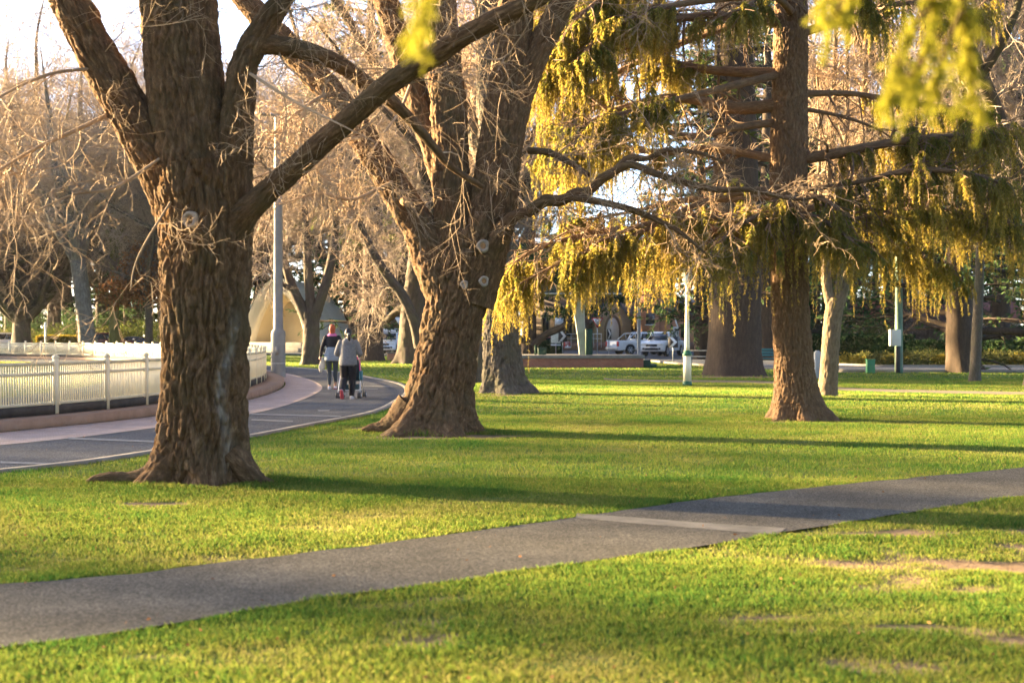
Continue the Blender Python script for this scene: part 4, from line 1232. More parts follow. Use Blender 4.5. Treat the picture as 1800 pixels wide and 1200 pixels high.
# bare trees ringing the oval and the road, too alike to tell apart one from the next
GB = 'bare elms in the far row'
LB = 'leafless grey elm in the far row behind the oval and road'
for k, (px, Y, ms, s, rz) in enumerate([(-60, 150, bareB, 1.1, 2), (18, 160, bareA, 1.35, 1), (95, 146, bareA, 1.4, 4), (60, 175, bareB, 1.2, 5), (128, 168, bareB, 1.15, .5), (180, 152, bareA, 1.45, 2.7), (235, 165, bareB, 1.1, 3.5), (290, 140, bareA, 1.3, .2),
        (330, 120, bareB, 1.0, 1.3), (385, 148, bareA, 1.25, 5.2), (450, 152, bareB, 1.1, 2.4), (626, 128, bareA, 1.3, 1.9), (640, 150, bareB, 1.2, .9), (700, 128, bareA, 1.35, 3.3), (770, 118, bareB, 1.1, 4.4), (820, 140, bareA, 1.3, 2.1),
        (500, 160, bareB, 1.2, 5.8), (1480, 118, bareA, 1.2, .6), (1560, 128, bareB, 1.0, 1.6), (1640, 110, bareA, 1.05, 3.9), (1745, 122, bareB, 1.1, 2.9), (1830, 105, bareA, 1.1, 5.1), (1400, 135, bareB, 1.1, 4.9), (-20, 128, bareA, 1.2, 3.1), (870, 155, bareB, 1.15, 3.)]):
    put('elm_tree', ms, px, Y, LB, GB, s, rz)
GM = None
for px, Y, ms, s, rz, lb in [(806, 58, bareA, .95, 4.2, 'tall leafless tree with fine sunlit twigs rising directly behind the forked elm'), (1835, 43, bareA, .85, 2.5, 'bare tree at the frame edge whose boughs arch over the shaded lawn')]:
    if lb: put('elm_tree', ms, px, Y, lb, None, s, rz)
GC = 'dark conifers beyond the road'
LC = 'dark conifer in the evergreen belt beyond the road'
for k, (px, Y, ms, s, rz) in enumerate([(1325, 100, cedB, 1.25, 1.), (1235, 92, cedB, 1.2, 2.), (1350, 88, cedA, 1.0, 3.), (1020, 190, cedA, .9, .4), (930, 185, cedA, 1.3, 2.2), (1430, 100, cedB, 1.15, 5.), (1590, 104, cedB, 1.2, .3), (1760, 84, cedA, .95, 1.5),
        (1830, 75, cedB, 1.15, 2.7), (1540, 150, cedA, .75, 3.6), (1660, 145, cedA, .8, 5.5), (585, 165, cedA, 1.2, 1.8), (640, 118, cedB, 1.3, 3.), (500, 182, cedA, 1.15, 4.), (430, 150, cedA, 1.1, 5.), (745, 135, cedA, 1.1, .8), (1160, 170, cedA, .85, 3.3),
        (1300, 160, cedA, .8, 2.), (820, 170, cedA, 1.3, 1.), (100, 168, cedB, 1.2, 1.), (225, 150, cedB, 1.1, 4.), (285, 160, cedA, 1.0, 2.), (340, 155, cedB, 1.2, 3.), (1720, 165, cedA, .85, 1.), (1850, 130, cedA, 1.2, 0.), (1240, 200, cedA, .95, 5.), (-40, 180, cedA, 1.1, 3.), (612, 141, cedB, 1.2, 2.), (-50, 172, cedB, 1.1, 0), (10, 178, cedB, 1.2, 2), (62, 172, cedB, 1.1, 4), (120, 180, cedB, 1.2, 5), (172, 174, cedB, 1.15, 1), (216, 178, cedB, 1.1, 3), (262, 172, cedB, 1.2, 2), (310, 178, cedB, 1.2, 0), (362, 172, cedB, 1.1, 4), (1452, 128, cedB, 1.1, 1), (1500, 140, cedB, 1.1, 2), (410, 176, cedB, 1.2, 2)]):
    put('conifer_tree', ms, px, Y, LC, GC, s, rz)
# trees on the sunset side of the oval, outside the frame: they throw the long shade bands
LS = 'tall tree on the sunset side of the oval, out of the picture'
GS = 'trees on the sunset side of the oval'
for k, (x, y, ms, s, rz) in enumerate([(-102, 49, cedB, 1.25, 1), (-100, 54.3, cedB, 1.2, 2), (-100, 66.8, bareA, 1.12, 1), (-103, 70.5, bareA, 1.15, 4), (-100, 72, cedB, 1.24, 3), (-102, 94, cedB, 1.5, 2), (-104, 101, cedA, 1.4, 5), (-104, 108, cedA, 1.25, 1), (-106, 128, cedA, 1.3, 3), (-106, 137, cedA, 1.25, 3), (-108, 79, bareA, .98, 3), (-112, 58, bareA, 1.0, 0), (-110, 70, bareB, .95, 2), (-92, 46, bareA, 1.12, 4), (-90, 71, bareA, 1.05, 5), (-99, 104.5, cedA, 1.45, 1), (-115, 52, cedB, 1.45, 1), (-120, 118, cedA, 1.4, 0), (-96, 125, cedA, .92, 2), (-100, 131.5, cedA, .95, 1), (-97, 138, cedA, .95, 4), (-92, 119, cedB, 1.05, 0), (-98, 98, cedB, 1.5, 4)]):
    put('elm_tree' if ms in (bareA, bareB) else 'conifer_tree', ms, 0, y, LS, GS, s, rz, x=x)

LB2 = 'tree added behind and beside the viewpoint to block sky light, out of the picture'  # unseen trees added round the camera to cut down the sky light
GB2 = 'trees added around the viewpoint'
for k, (x, y, ms, s, rz) in enumerate([(-14, -9, cedA, .85, 1), (-4, -15, cedA, .95, 2), (7, -13, cedB, 1.2, 3), (17, -7, cedA, .9, 4), (22, 4, cedB, 1.25, 5), (28, 15, cedA, .9, 0), (-26, -12, cedA, 1., 1.5), (2, -28, cedA, 1.2, 2.5), (-16, -30, cedA, 1.2, 3.5), (20, -24, cedA, 1.2, 4.5), (32, -4, cedA, 1.1, 5.5), (38, 24, cedA, 1.1, .5), (-38, -22, cedA, 1.1, 2.)]):
    put('elm_tree' if ms in (bareA, bareB) else 'conifer_tree', ms, 0, y, LB2, GB2, s, rz, x=x)
# ---- conifer bough hanging close to the lens
ob = empty('overhanging_bough', tuple(at(1640, -260, 2.9)), 'soft yellow-green conifer bough hanging down close overhead', 'bough')
oo = np.array(ob.location)
w = Wood(); gb = np.random.default_rng(9)
main = [[(1900, -420, 60, .6), (1760, -300, 46, .3), (1640, -220, 34), (1560, -120, 22, -.1), (1500, -20, 12, -.15), (1450, 50, 5, -.2)],
        [(1700, -260, 26), (1660, -120, 18, .0), (1640, 0, 12, .05), (1625, 100, 8, .1), (1560, 170, 4, .1)], [(1740, -280, 26, .2), (1700, -150, 18, .2), (1690, -20, 12, .2), (1700, 90, 8, .25), (1720, 200, 4, .3)],
        [(1640, 0, 10, .05), (1600, 60, 7, 0), (1575, 120, 5, -.05), (1562, 175, 2, -.05)], [(1625, 60, 8, .1), (1610, 130, 5, .12), (1600, 200, 2, .15)], [(1690, 20, 9, .2), (1660, 90, 6, .2), (1640, 170, 2, .25)], [(1600, -170, 16), (1520, -110, 10, .1), (1470, -40, 6, .2), (1445, 20, 3, .2)]]
for i, r in enumerate(main): w.tube(px_rows(r, 2.9, 0), .02, 10, .002, seed=i + .2)
tb = w.build('branch', elm_bark, ob); tb.location = -oo
S, D = [], []
for P, r in w.paths:
    n = int(np.linalg.norm(np.diff(P, axis=0), axis=1).sum() * 110)
    t = .25 + .75 * gb.random(n)
    p, tn = along(np.repeat(P[None], n, 0), t)
    S.append(p); D.append(unit(tn * .8 + gb.normal(size=p.shape) * .5 + np.array([0, 0, -.3])))
S, D = np.concatenate(S), np.concatenate(D)
P, R = grow(S, D, .035 + .05 * gb.random(len(S)), np.full(len(S), .0015), np.full(len(S), .0006), 4, .1, -.15, gb)
j = np.repeat(np.arange(len(P)), 34); q_, tn = along(P[j], gb.random(len(j)))
v, f, ti = leaf_tris(q_, tn + gb.normal(size=q_.shape) * .55, .017 * (.6 + .7 * gb.random(len(j))), .005, gb)
near_m = leaf_mat('bough_needles', (.18, .19, .02), (.50, .45, .06), .5, scale=4.)
link('foliage', raw_mesh('foliage', v, f, {'tint': ti}), near_m, ob, loc=-oo)
ob2 = copy_tree(ob, loc=tuple(at(760, -150, 2.5)), rz=.7, label='small yellow-green sprig tip dipping in above the forked elm', scale=.45)
# ================================================================ oval fence and its low wall
cream = M('cream_paint', (.74, .67, .47), .5, .06, 3.)
cream2 = M('cream_paint_worn', (.60, .54, .37), .55, .12, 3.)
wall_m = M('brown_render', (.22, .145, .10), .9, .25, 2.5, .006, bscale=30, col2=(.30, .21, .15))
timber_m = M('dark_timber', (.05, .045, .04), .9, .3, 4., .004)

fl = fence_line
SP = 1.62
pts = [fl[0, :2]]
for p in fl[:, :2]:
    if np.linalg.norm(p - pts[-1]) >= SP: pts.append(p)
pts = np.array(pts)
vis = [i for i in range(len(pts)) if pts[i, 1] > 17 and pts[i, 0] / pts[i, 1] > -.46]
e = empty('oval_fence', (*pts[vis[0]], 0), 'cream picket fence curving round the sports oval on a low wall', 'fence')
fo = np.array(e.location)
def post_mesh():
    mb = MB()
    mb.box((0, 0, .635), (.078, .078, .97)); mb.box((0, 0, 1.135), (.092, .092, .03)); mb.box((0, 0, 1.165), (.088, .088, .03), top=.3)
    return mb.mesh('post')
pm = post_mesh(); pm.materials.append(cream)
def panel_mesh(L):
    mb = MB(); n = 25
    for k in range(n):
        x = L * (k + .5) / n
        mb.box((x, 0, .675), (.019, .019, .70))
    return mb.mesh('picket_panel')
def rail_mesh(L, z, h, nm):
    mb = MB(); mb.box((L / 2, 0, z), (L - .09, .042, h))
    for x in (.075, L - .075): mb.box((x, 0, z), (.05, .062, h + .024))
    return mb.mesh(nm)
L = SP + .002
pan = panel_mesh(L); pan.materials.append(cream)
rails = [rail_mesh(L, z, h, 'rail') for z, h in ((.355, .045), (.855, .045), (1.03, .05))]
for r in rails: r.materials.append(cream2)
for i in vis:
    x, y = pts[i]
    a = math.atan2(*(pts[min(i + 1, len(pts) - 1)] - pts[i])[::-1])
    link('post', pm, None, e, (x - fo[0], y - fo[1], 0), a)
    if i + 1 < len(pts):
        p = link('picket_panel', pan, None, e, (x - fo[0], y - fo[1], 0), a)
        for r in rails: link('rail', r, None, p)
A = fl[:, :2]
lo = [tuple(x) for x in A[::20]]
o = ribbon(lo[20:], -.12, .58, -.05, .17, 'low_wall', wall_m, None)
tag(o, 'low brown rendered wall edging the oval beside the brick paving', 'wall')
o = ribbon(lo[20:], -.06, .02, .168, .331, 'fence_plinth', timber_m, None)
tag(o, 'dark plinth board running along the wall top under the cream pickets', 'plinth')

# ================================================================ light poles
steel = M('galvanised_steel', (.20, .19, .175), .55, .12, 4., metal=.15)
def gl(px, py): return (*gnd(px, py), 0)
x, y, _ = gl(489, 663)
mb = MB(); mb.lathe([(.30, -.05), (.265, .03), (.262, .55), (.262, 1.55), (.25, 1.66), (.175, 1.74), (.165, 3.), (.155, 6.), (.14, 9.4), (.12, 9.45)], 28)
e = empty('light_pole', (x, y, 0), 'tall grey steel pole with thicker lower sleeve on the brick paving', 'light pole')
mb.build('pole', steel, e, smooth=True)
mb = MB(); mb.lathe([(.268, .50), (.268, .515)], 28); mb.build('joint_band', M('pale_band', (.62, .6, .55), .6), e, smooth=False)
mb = MB(); mb.box((0, -.266, .95), (.12, .012, .3)); mb.build('access_panel', steel, e)
mb = MB(); mb.box((-.55, -.1, 9.5), (.5, .3, .16)); mb.box((.55, -.1, 9.5), (.5, .3, .16)); mb.box((0, 0, 9.47), (1.6, .08, .08)); mb.build('floodlight', steel, e)

def oct_rows(): pass
cr_p = M('post_cream', (.72, .67, .50), .5, .06, 3.)
gr_p = M('post_green', (.02, .11, .065), .45, .1, 3.)
x, y, _ = gl(1208, 677)
e = empty('lamp_post', (x, y, 0), 'short cream and green heritage lamp post on the lawn', 'lamp post')
MB().lathe([(.145, -.03), (.145, .12), (.135, .125)], 8, ph=PI / 8).build('base', gr_p, e)
MB().lathe([(.128, .125), (.124, .89)], 8, ph=PI / 8).build('pedestal', cr_p, e)
MB().lathe([(.124, .89), (.15, .90), (.15, .96), (.115, .98), (.115, 1.03), (.1, 1.05), (.085, 1.06)], 8, ph=PI / 8).build('collar', gr_p, e)
MB().lathe([(.078, 1.05), (.074, 1.2), (.052, 2.7), (.05, 2.75)], 16).build('shaft', cr_p, e, smooth=True)
MB().lathe([(.05, 2.75), (.085, 2.78), (.06, 2.84), (.05, 3.02)], 12).build('neck', cr_p, e, smooth=True)
lan = MB().lathe([(.07, 3.02), (.14, 3.10), (.175, 3.40), (.17, 3.42)], 8).build('lantern', M('frosted_glass', (.72, .72, .66), .25, .04, 3., spec=.5), e)
MB().lathe([(.19, 3.42), (.19, 3.45), (.07, 3.56), (.02, 3.66), (.001, 3.7)], 8).build('lantern_cap', gr_p, lan)

x, y, _ = gl(1580, 655)
e = empty('utility_pole', (x, y, 0), 'green painted pole with cream meter box at the road edge', 'pole')
MB().lathe([(.17, -.05), (.165, .2), (.15, 3), (.13, 6), (.11, 9)], 16).build('pole', M('pole_green', (.09, .16, .11), .6, .2, 2.), e, smooth=True)
b = MB().box((-.22, -.24, 1.42), (.44, .24, .66)).build('meter_box', M('box_cream', (.62, .60, .52), .5, .08, 4.), e, bevel=.015)
MB().box((-.22, -.368, 1.42), (.36, .012, .56)).build('door', M('box_cream', (.62, .60, .52)), b, bevel=.004)
MB().box((-.10, -.2, .52), (.16, .14, 1.1)).build('cable_guard', M('guard_black', (.03, .032, .03), .6), e, bevel=.01)

x, y, _ = gl(1530, 655)
e = empty('service_pillar', (x, y, 0), 'small bright green utility pillar on the verge', 'utility pillar')
MB().box((0, 0, .25), (.32, .26, .54)).build('body', M('pillar_green', (.05, .21, .10), .5, .1, 4.), e, bevel=.015)
MB().box((0, 0, .535), (.36, .30, .03)).build('cap', M('pillar_green', ()), e, bevel=.01)
x, y, _ = gl(1437, 665)
e = empty('bollard', (x, y, 0), 'plain grey bollard beside the slender sunlit tree', 'bollard')
MB().box((0, 0, .46), (.22, .22, .95)).build('post', M('bollard_grey', (.36, .37, .38), .7, .15, 4.), e, bevel=.02)
MB().box((0, 0, .955), (.18, .18, .05), top=.6).build('cap', M('bollard_grey', ()), e)
x, y = gnd(80, 604); Yp = 122
e = empty('sign_pole', (*at(80, 600, Yp)[:2], 0), 'thin white pole beside yellow bushes past the far fence', 'pole')
MB().lathe([(.09, -.05), (.085, 2.6)], 12).build('pole', M('white_pole', (.7, .7, .68), .5), e, smooth=True)
MB().lathe([(.1, 2.6), (.1, 2.66), (.02, 2.7)], 12).build('cap', M('white_pole', ()), e, smooth=True)

# ================================================================ sound shell
shell_m = M('shell_cream', (.76, .68, .48), .85, .08, .5, .003, bscale=12, col2=(.84, .76, .57))
shell_out = M('shell_grey_green', (.50, .54, .48), .85, .15, .8, .004, bscale=10, col2=(.62, .65, .58))
shell_in = M('shell_ochre', (.72, .57, .31), .85, .08, .5, col2=(.79, .65, .38))
shell_st = M('stage_grey', (.34, .32, .28), .9, .2, 1.2, .006, bscale=14)
Ys = 132.
bx = (519 - CX) / F * Ys
e = empty('sound_shell', (bx, Ys, 0), 'cream parabolic sound shell with ochre inside, behind the dark elm', 'sound shell', rz=R_(-38))
W0, H0 = 5.3, 6.75
def arch(w, h, y, n=40, pw=2.25, z0=.35):
    t = np.linspace(-1, 1, n)
    s = np.sign(t) * np.abs(t)
    zz = z0 + (h - z0) * (1 - np.abs(s) ** pw)
    return np.stack([w * s, np.full(n, y), zz], 1)
def skin(rows):
    mb = MB(); r = np.array(rows); m_, n_, _ = r.shape
    i = np.arange(m_ - 1)[:, None] * n_; j = np.arange(n_ - 1)[None]
    mb.add(r.reshape(-1, 3), np.stack([i + j, i + j + 1, i + n_ + j + 1, i + n_ + j], -1).reshape(-1, 4))
    return mb
ff = skin([arch(W0, H0, -2.2), arch(W0 * .76, H0 * .80, -2.2), arch(W0 * .75, H0 * .79, -1.5)])
ff.build('arch_front', shell_m, e, smooth=False)
sh = skin([arch(W0 + .02, H0 + .02, -2.23), arch(W0 * .985, H0 * .99, -.8), arch(W0 * .94, H0 * .95, 1.0), arch(W0 * .85, H0 * .86, 2.8), arch(W0 * .66, H0 * .70, 4.3), arch(W0 * .36, H0 * .48, 5.3), arch(W0 * .1, H0 * .3, 5.7)])
sh.build('shell', shell_out, e, smooth=True)
ins = skin([arch(W0 * .75, H0 * .79, -1.5), arch(W0 * .66, H0 * .72, -.2), arch(W0 * .655, H0 * .715, .02)])
ins.build('vault', shell_in, e, smooth=False)
bk = arch(W0 * .655, H0 * .715, .01)
mb = MB(); mb.prism([(a, c) for a, _, c in bk], 0, .12); mb.build('back_wall', shell_in, e)
MB().box((-.4, -1.6, .44), (9.2, 3.2, .92)).build('stage', shell_st, e, bevel=.03)
MB().box((-.4, -3.45, .19), (9.4, .5, .40)).build('step', shell_st, e, bevel=.03)
MB().box((0, -2.0, H0 + .15), (.16, .5, 1.0), top=.5).build('finial', shell_m, e)

# ================================================================ picnic shelter on its brick plinth
Yw = 67.5
brick_r = brick_mat('red_brick', (.25, .085, .055), (.31, .12, .075), (.30, .25, .21), 4.5, .014, .004, rot=(PI / 2, 0, 0))
cap_m = M('cap_stone', (.17, .165, .155), .85, .25, 2., .004)
x0, x1 = at(896, 0, Yw)[0], at(1131, 0, Yw)[0]
e = empty('brick_plinth', ((x0 + x1) / 2, Yw, 0), 'long low red brick plinth with dark stone coping', 'low wall')
MB().box((0, 1.6, .2), (x1 - x0, 3.2, .44)).build('brickwork', brick_r, e, bevel=.01)
MB().box((0, 1.6, .50), (x1 - x0 + .12, 3.34, .16)).build('coping', cap_m, e, bevel=.02)
conc2 = M('post_concrete', (.36, .37, .33), .85, .2, 1.5, .006, bscale=14)
sx = at(1022, 0, Yw + 1.5)[0]
e = empty('shelter', (sx, Yw + 1.6, .58), 'open shelter with thick dark flat roof on a flared concrete post', 'shelter')
mb = MB()
def flare_post(dx):
    m_ = MB(); rg = []
    for z, w_, off in [(0, .40, .10), (.8, .40, .02), (1.6, .46, -.06), (2.3, .58, -.14), (2.82, .80, -.2)]:
        rg.append([(dx + off - w_ / 2, -.16, z), (dx + off + w_ / 2, -.16, z), (dx + off + w_ / 2, .16, z), (dx + off - w_ / 2, .16, z)])
    return m_.rings(np.array(rg))
flare_post(0).build('post', conc2, e, bevel=.02)
flare_post(-4.4).build('post', conc2, e, bevel=.02)
MB().box((-1.7, 0, 3.1), (7.0, 3.8, .42)).build('roof', M('roof_dark', (.045, .06, .055), .7, .2, 2.), e, bevel=.03)
MB().box((-1.7, -1.93, 2.91), (7.04, .05, .05)).build('fascia_trim', M('trim_grey', (.42, .44, .43), .6), e)
bin_m = M('bin_green', (.012, .05, .035), .5, .15, 4.)
e = empty('cabinet', (at(1035, 0, Yw + 1.2)[0], Yw + 1.2, .58), 'tall dark green cabinet standing right against the concrete post', 'cabinet')
MB().box((0, 0, .62), (.34, .5, 1.26)).build('body', bin_m, e, bevel=.02); MB().box((.0, -.256, .62), (.27, .012, 1.1)).build('door', bin_m, e, bevel=.004)
e = empty('litter_bin', (at(953, 0, Yw + 2)[0], Yw + 2., .58), 'squat dark green litter bin on the brick plinth', 'bin')
MB().box((0, 0, .15), (.40, .40, .30), top=1.08).build('body', bin_m, e, bevel=.02); MB().box((0, 0, .325), (.47, .47, .05)).build('lid', bin_m, e, bevel=.015); MB().box((-.32, 0, .23), (.1, .1, .46)).build('post', bin_m, e)
e = empty('planter_step', (at(1141, 0, Yw)[0], Yw + .3, 0), 'dark low step at the end of the brick plinth', 'step')
MB().box((-.08, .5, .17), (.36, 1.2, .36)).build('upper_step', bin_m, e, bevel=.02); MB().box((.24, .5, .075), (.28, 1.2, .17)).build('lower_step', bin_m, e, bevel=.02)
e = empty('brick_plinth', (at(692, 0, 88)[0], 88, 0), 'short pale red brick pier beyond the leaning-limb elm', 'low wall')
MB().box((.1, 0, .2), (.95, .6, .42)).build('brickwork', brick_mat('pale_brick', (.36, .17, .11), (.42, .21, .14), (.38, .32, .27), 4.5, .014, .004, rot=(PI / 2, 0, 0)), e, bevel=.01)
MB().box((.1, 0, .44), (1.0, .66, .08)).build('coping', cap_m, e, bevel=.01)

# picnic table and bench
wood_m = M('weathered_slats', (.36, .33, .28), .8, .25, 6.)
frame_m = M('bench_frame', (.03, .07, .055), .5, .1, 4.)
Yt = 72
e = empty('picnic_table', (at(1236, 0, Yt)[0], Yt, 0), 'picnic table half hidden behind the huge conifer foot', 'picnic table')
MB().box((0, 0, .75), (1.9, .75, .05)).build('top', wood_m, e, bevel=.01)
for s_ in (-1, 1):
    MB().box((0, .68 * s_, .45), (1.9, .28, .045)).build('seat', wood_m, e, bevel=.01)
for s_ in (-1, 1):
    mb = MB(); mb.tube([(.68 * s_, -.68, 0), (.68 * s_, -.25, .72)], .035, 6); mb.tube([(.68 * s_, .68, 0), (.68 * s_, .25, .72)], .035, 6); mb.box((.68 * s_, 0, .41), (.06, 1.5, .05)); mb.build('leg', frame_m, e)
Yt = 66
e = empty('bench', (at(1343, 0, Yt)[0], Yt, 0), 'dark teal slatted bench at the far side of the huge conifer', 'bench')
teal = M('teal_paint', (.04, .17, .19), .5, .1, 4.)
mb = MB(); [mb.box((0, -.16 + .13 * k, .45), (1.6, .1, .04)) for k in range(4)]; mb.build('seat', teal, e)
mb = MB(); [mb.box((0, .31 + .03 * k, .60 + .13 * k), (1.6, .03, .1)) for k in range(3)]; mb.build('backrest', teal, e)
for s_ in (-1, 1):
    mb = MB(); mb.box((.65 * s_, -.15, .215), (.06, .06, .43)); mb.box((.65 * s_, .30, .45), (.06, .06, .9)); mb.build('leg', frame_m, e)

# ================================================================ road signs
pole_m = M('sign_pole', (.36, .38, .40), .45, .1, 4., metal=.3)
white_s = M('sign_white', (.75, .76, .76), .45, .04, 3.)
red_s = M('sign_red', (.50, .05, .05), .45, .05, 3.)
black_s = M('sign_black', (.03, .03, .035), .5, .05, 3.)
blue_s = M('sign_blue', (.04, .13, .48), .45, .05, 3.)
back_s = M('sign_back', (.50, .53, .56), .45, .08, 3., metal=.3)
def tri(r, y, z, flip=-1):
    return [(r * math.cos(PI / 2 * flip + k * 2 * PI / 3), z + r * math.sin(PI / 2 * flip + k * 2 * PI / 3)) for k in range(3)]
def sign_root(px, Y, label, h, r=.035):
    e = empty('road_sign', (at(px, 0, Y)[0], Y, 0), label, 'road sign')
    MB().lathe([(r, -.05), (r, h)], 10).build('pole', pole_m, e, smooth=True)
    return e
Yg = 104
e = sign_root(1050, Yg, 'red bordered triangular give-way sign with roundabout arrows', 2.72)
p = MB().prism(tri(.52, 0, 2.56), -.05, -.03).build('border', red_s, e)
f = MB().prism(tri(.37, 0, 2.56), -.056, -.051).build('face', white_s, e)
mb = MB()
for k in range(3):
    a0 = PI / 2 + k * 2 * PI / 3 + .25; aa = np.linspace(a0, a0 + 1.35, 7)
    outp = [(.135 * math.cos(a), 2.60 + .135 * math.sin(a)) for a in aa] + [(.10 * math.cos(a), 2.60 + .10 * math.sin(a)) for a in aa[::-1]]
    mb.prism(outp, -.062, -.058)
    tx, tz = .117 * math.cos(aa[-1] + .1), 2.60 + .117 * math.sin(aa[-1] + .1)
    th = aa[-1] + PI / 2
    mb.prism([(tx + .07 * math.cos(th), tz + .07 * math.sin(th)), (tx + .05 * math.cos(th + 2), tz + .05 * math.sin(th + 2)), (tx + .05 * math.cos(th - 2), tz + .05 * math.sin(th - 2))], -.064, -.060)
mb.build('arrows', black_s, f)
def chevron(px, Y, label, zc, dirn, w=.46, h=.62, rz=0.):
    e = sign_root(px, Y, label, zc + h / 2, .03)
    pl = MB().box((0, -.045, zc), (w, .02, h)).build('panel', black_s, e, rz=rz)
    d = dirn; q_ = w * .42; hh = h * .46; t_ = w * .34
    mb = MB(); mb.prism([(-d * q_, zc + hh), (-d * (q_ - t_), zc + hh), (d * q_, zc), (-d * (q_ - t_), zc - hh), (-d * q_, zc - hh), (d * (q_ - t_), zc)], -.062, -.056)
    mb.build('chevron', white_s, pl)
    return e
chevron(989, 100, 'black chevron panel nearest the leaning cedar limb', 1.48, 1, .6, .8)
chevron(1070, 101, 'narrow black chevron panel in front of the silver pickup tail', 1.62, 1, .5, .72, .9)
chevron(1183, 76, 'black chevron panel with white arrow in front of the white pickup', 1.16, 1, .52, .58)
e = sign_root(977, 106, 'white board sign with blue arrow plate above it', 3.0)
MB().box((0, -.05, 1.35), (.72, .03, .78)).build('board', M('sign_cream', (.66, .66, .55), .5), e, bevel=.01)
MB().box((0, -.05, .82), (.74, .03, .10)).build('name_strip', white_s, e)
bp_ = MB().box((.1, -.055, 1.92), (.42, .02, .32)).build('arrow_plate', blue_s, e)
MB().prism([(.02, 1.86), (.02, 1.98), (.12, 1.98), (.12, 2.04), (.24, 1.92), (.12, 1.80), (.12, 1.86)], -.073, -.067).build('arrow', white_s, bp_)
MB().box((.25, -.05, 2.58), (.62, .03, .5)).build('name_panel', white_s, e)
e = sign_root(706, 108, 'back of a triangular sign on a thin pole beside the parked four-wheel drive', 2.6)
MB().prism(tri(.62, 0, 2.6), -.05, -.03).build('plate', back_s, e)
MB().box((0, -.02, 2.62), (.05, .04, .7)).build('bracket', pole_m, e)
Yq = 99
e = empty('street_light', (at(1123, 0, Yq)[0], Yq, 0), 'stout grey steel street pole between the two pickups', 'light pole')
MB().lathe([(.14, -.05), (.13, .3), (.125, 4.3), (.12, 9)], 14).build('pole', pole_m, e, smooth=True)
MB().box((0, -.13, 3.3), (.16, .02, .34)).build('plate', white_s, e)
mb = MB(); mb.tube([(0, 0, 8.9), (.3, 0, 9.3), (1.6, 0, 9.5)], .06, 8); mb.build('arm', pole_m, e, smooth=True)
e = empty('parking_post', (at(1192, 0, 112)[0], 112, 0), 'thin grey post with a tilted white panel behind the white pickup', 'post')
MB().lathe([(.05, -.05), (.05, 2.1)], 10).build('pole', pole_m, e, smooth=True)
mb = MB(); mb.tube([(-.25, 0, 2.9), (.02, 0, 2.05)], .07, 6); mb.build('panel', white_s, e)
e = empty('marker_post', (at(1036, 0, 100)[0], 100, 0), 'small pale marker post beside the dark green cabinet', 'post')
MB().lathe([(.06, -.05), (.06, 1.0)], 8).build('pole', pole_m, e, smooth=True); MB().box((0, -.07, 1.12), (.12, .03, .36)).build('reflector', M('amber', (.7, .45, .2), .4), e)

# ================================================================ buildings beyond the road
stone_m = brick_mat('church_stone', (.16, .125, .105), (.26, .20, .16), (.14, .12, .11), .9, .03, .02, rot=(PI / 2, 0, 0))
sand_m = M('dressed_stone', (.36, .27, .17), .85, .2, 2., col2=(.46, .36, .24))
slate_m = M('slate', (.09, .11, .13), .6, .25, 2., col2=(.15, .17, .19))
door_m = M('white_door', (.62, .62, .60), .5, .08, 2.)
dark_g = M('dark_window', (.03, .035, .04), .15, .2, 3., spec=.7)
Yc = 163.
cxx = at(1075, 0, Yc)[0]
e = empty('church', (cxx, Yc, 0), 'dark stone church with gabled porch and pale pointed door', 'church')
MB().box((-1.5, 5.5, 3.4), (17, 8, 7.0)).build('wall', stone_m, e)
MB().prism([(1.2, 6.9), (9.8, 6.9), (5.5, 12.5)], -10.4, 7.4, ax='x').build('roof', slate_m, e)
po = MB().prism([(-2.1, 0), (2.1, 0), (2.1, 3.2), (0, 6.1), (-2.1, 3.2)], -1.6, 1.6).build('porch', sand_m, e)
mb = MB()
for s_ in (-1, 1):
    mb.prism([(s_ * 2.45, 2.75), (s_ * 2.45, 3.1), (0, 6.5), (0, 6.1)], -1.85, 1.7)
mb.build('porch_roof', slate_m, po)
def pointed(w, z0, zs, zt, n=8):
    a = np.linspace(0, 1, n)
    Lf = [(-w + w * t ** 1.6, zs + (zt - zs) * math.sin(t * PI / 2)) for t in a]
    return [(-w, z0)] + Lf + [(-x, z) for x, z in Lf[::-1][1:]] + [(w, z0)]
MB().prism(pointed(.95, 0, 2.3, 3.9), -1.66, -1.605).build('door_surround', M('arch_brown', (.20, .15, .10), .85), po)  # stone surround, a darker brown than the porch
MB().prism(pointed(.72, 0, 2.2, 3.55), -1.72, -1.665).build('door', door_m, po)
for x in (-7.5, -4.8, 4.6):
    mb = MB(); mb.prism(pointed(.5, 1.3, 3.2, 4.3), 1.44, 1.494); fr = mb.build('window_surround', sand_m, e, loc=(x, 0, 0))
    MB().prism(pointed(.34, 1.45, 3.1, 4.05), 1.40, 1.438).build('window', dark_g, fr)
for x in (-6.2, -9.3, 3.1): MB().box((x, 1.1, 2.3), (.7, .9, 4.6), top=.8).build('buttress', stone_m, e)
or_b = brick_mat('orange_brick', (.42, .16, .085), (.50, .20, .11), (.40, .33, .27), 3.2, .014, .004, rot=(PI / 2, 0, 0))
Yb = 158.
e = empty('brick_house', (at(1140, 0, Yb)[0], Yb, 0), 'orange brick building standing behind the pickups', 'building')
MB().box((0, 2, 3.5), (2.4, 4, 7.2)).build('wall', or_b, e); MB().box((4.5, 3, 1.9), (8, 5, 3.8)).build('wing', M('pink_render', (.46, .25, .17), .85, .15, 1.), e)
MB().box((2.6, .42, 3.9), (3.6, .9, .18)).build('awning', M('awning_white', (.7, .72, .74), .5), e)
MB().prism([(.2, 3.8), (5.8, 3.8), (3., 5.6)], .2, 8.9, ax='x').build('roof', slate_m, e)
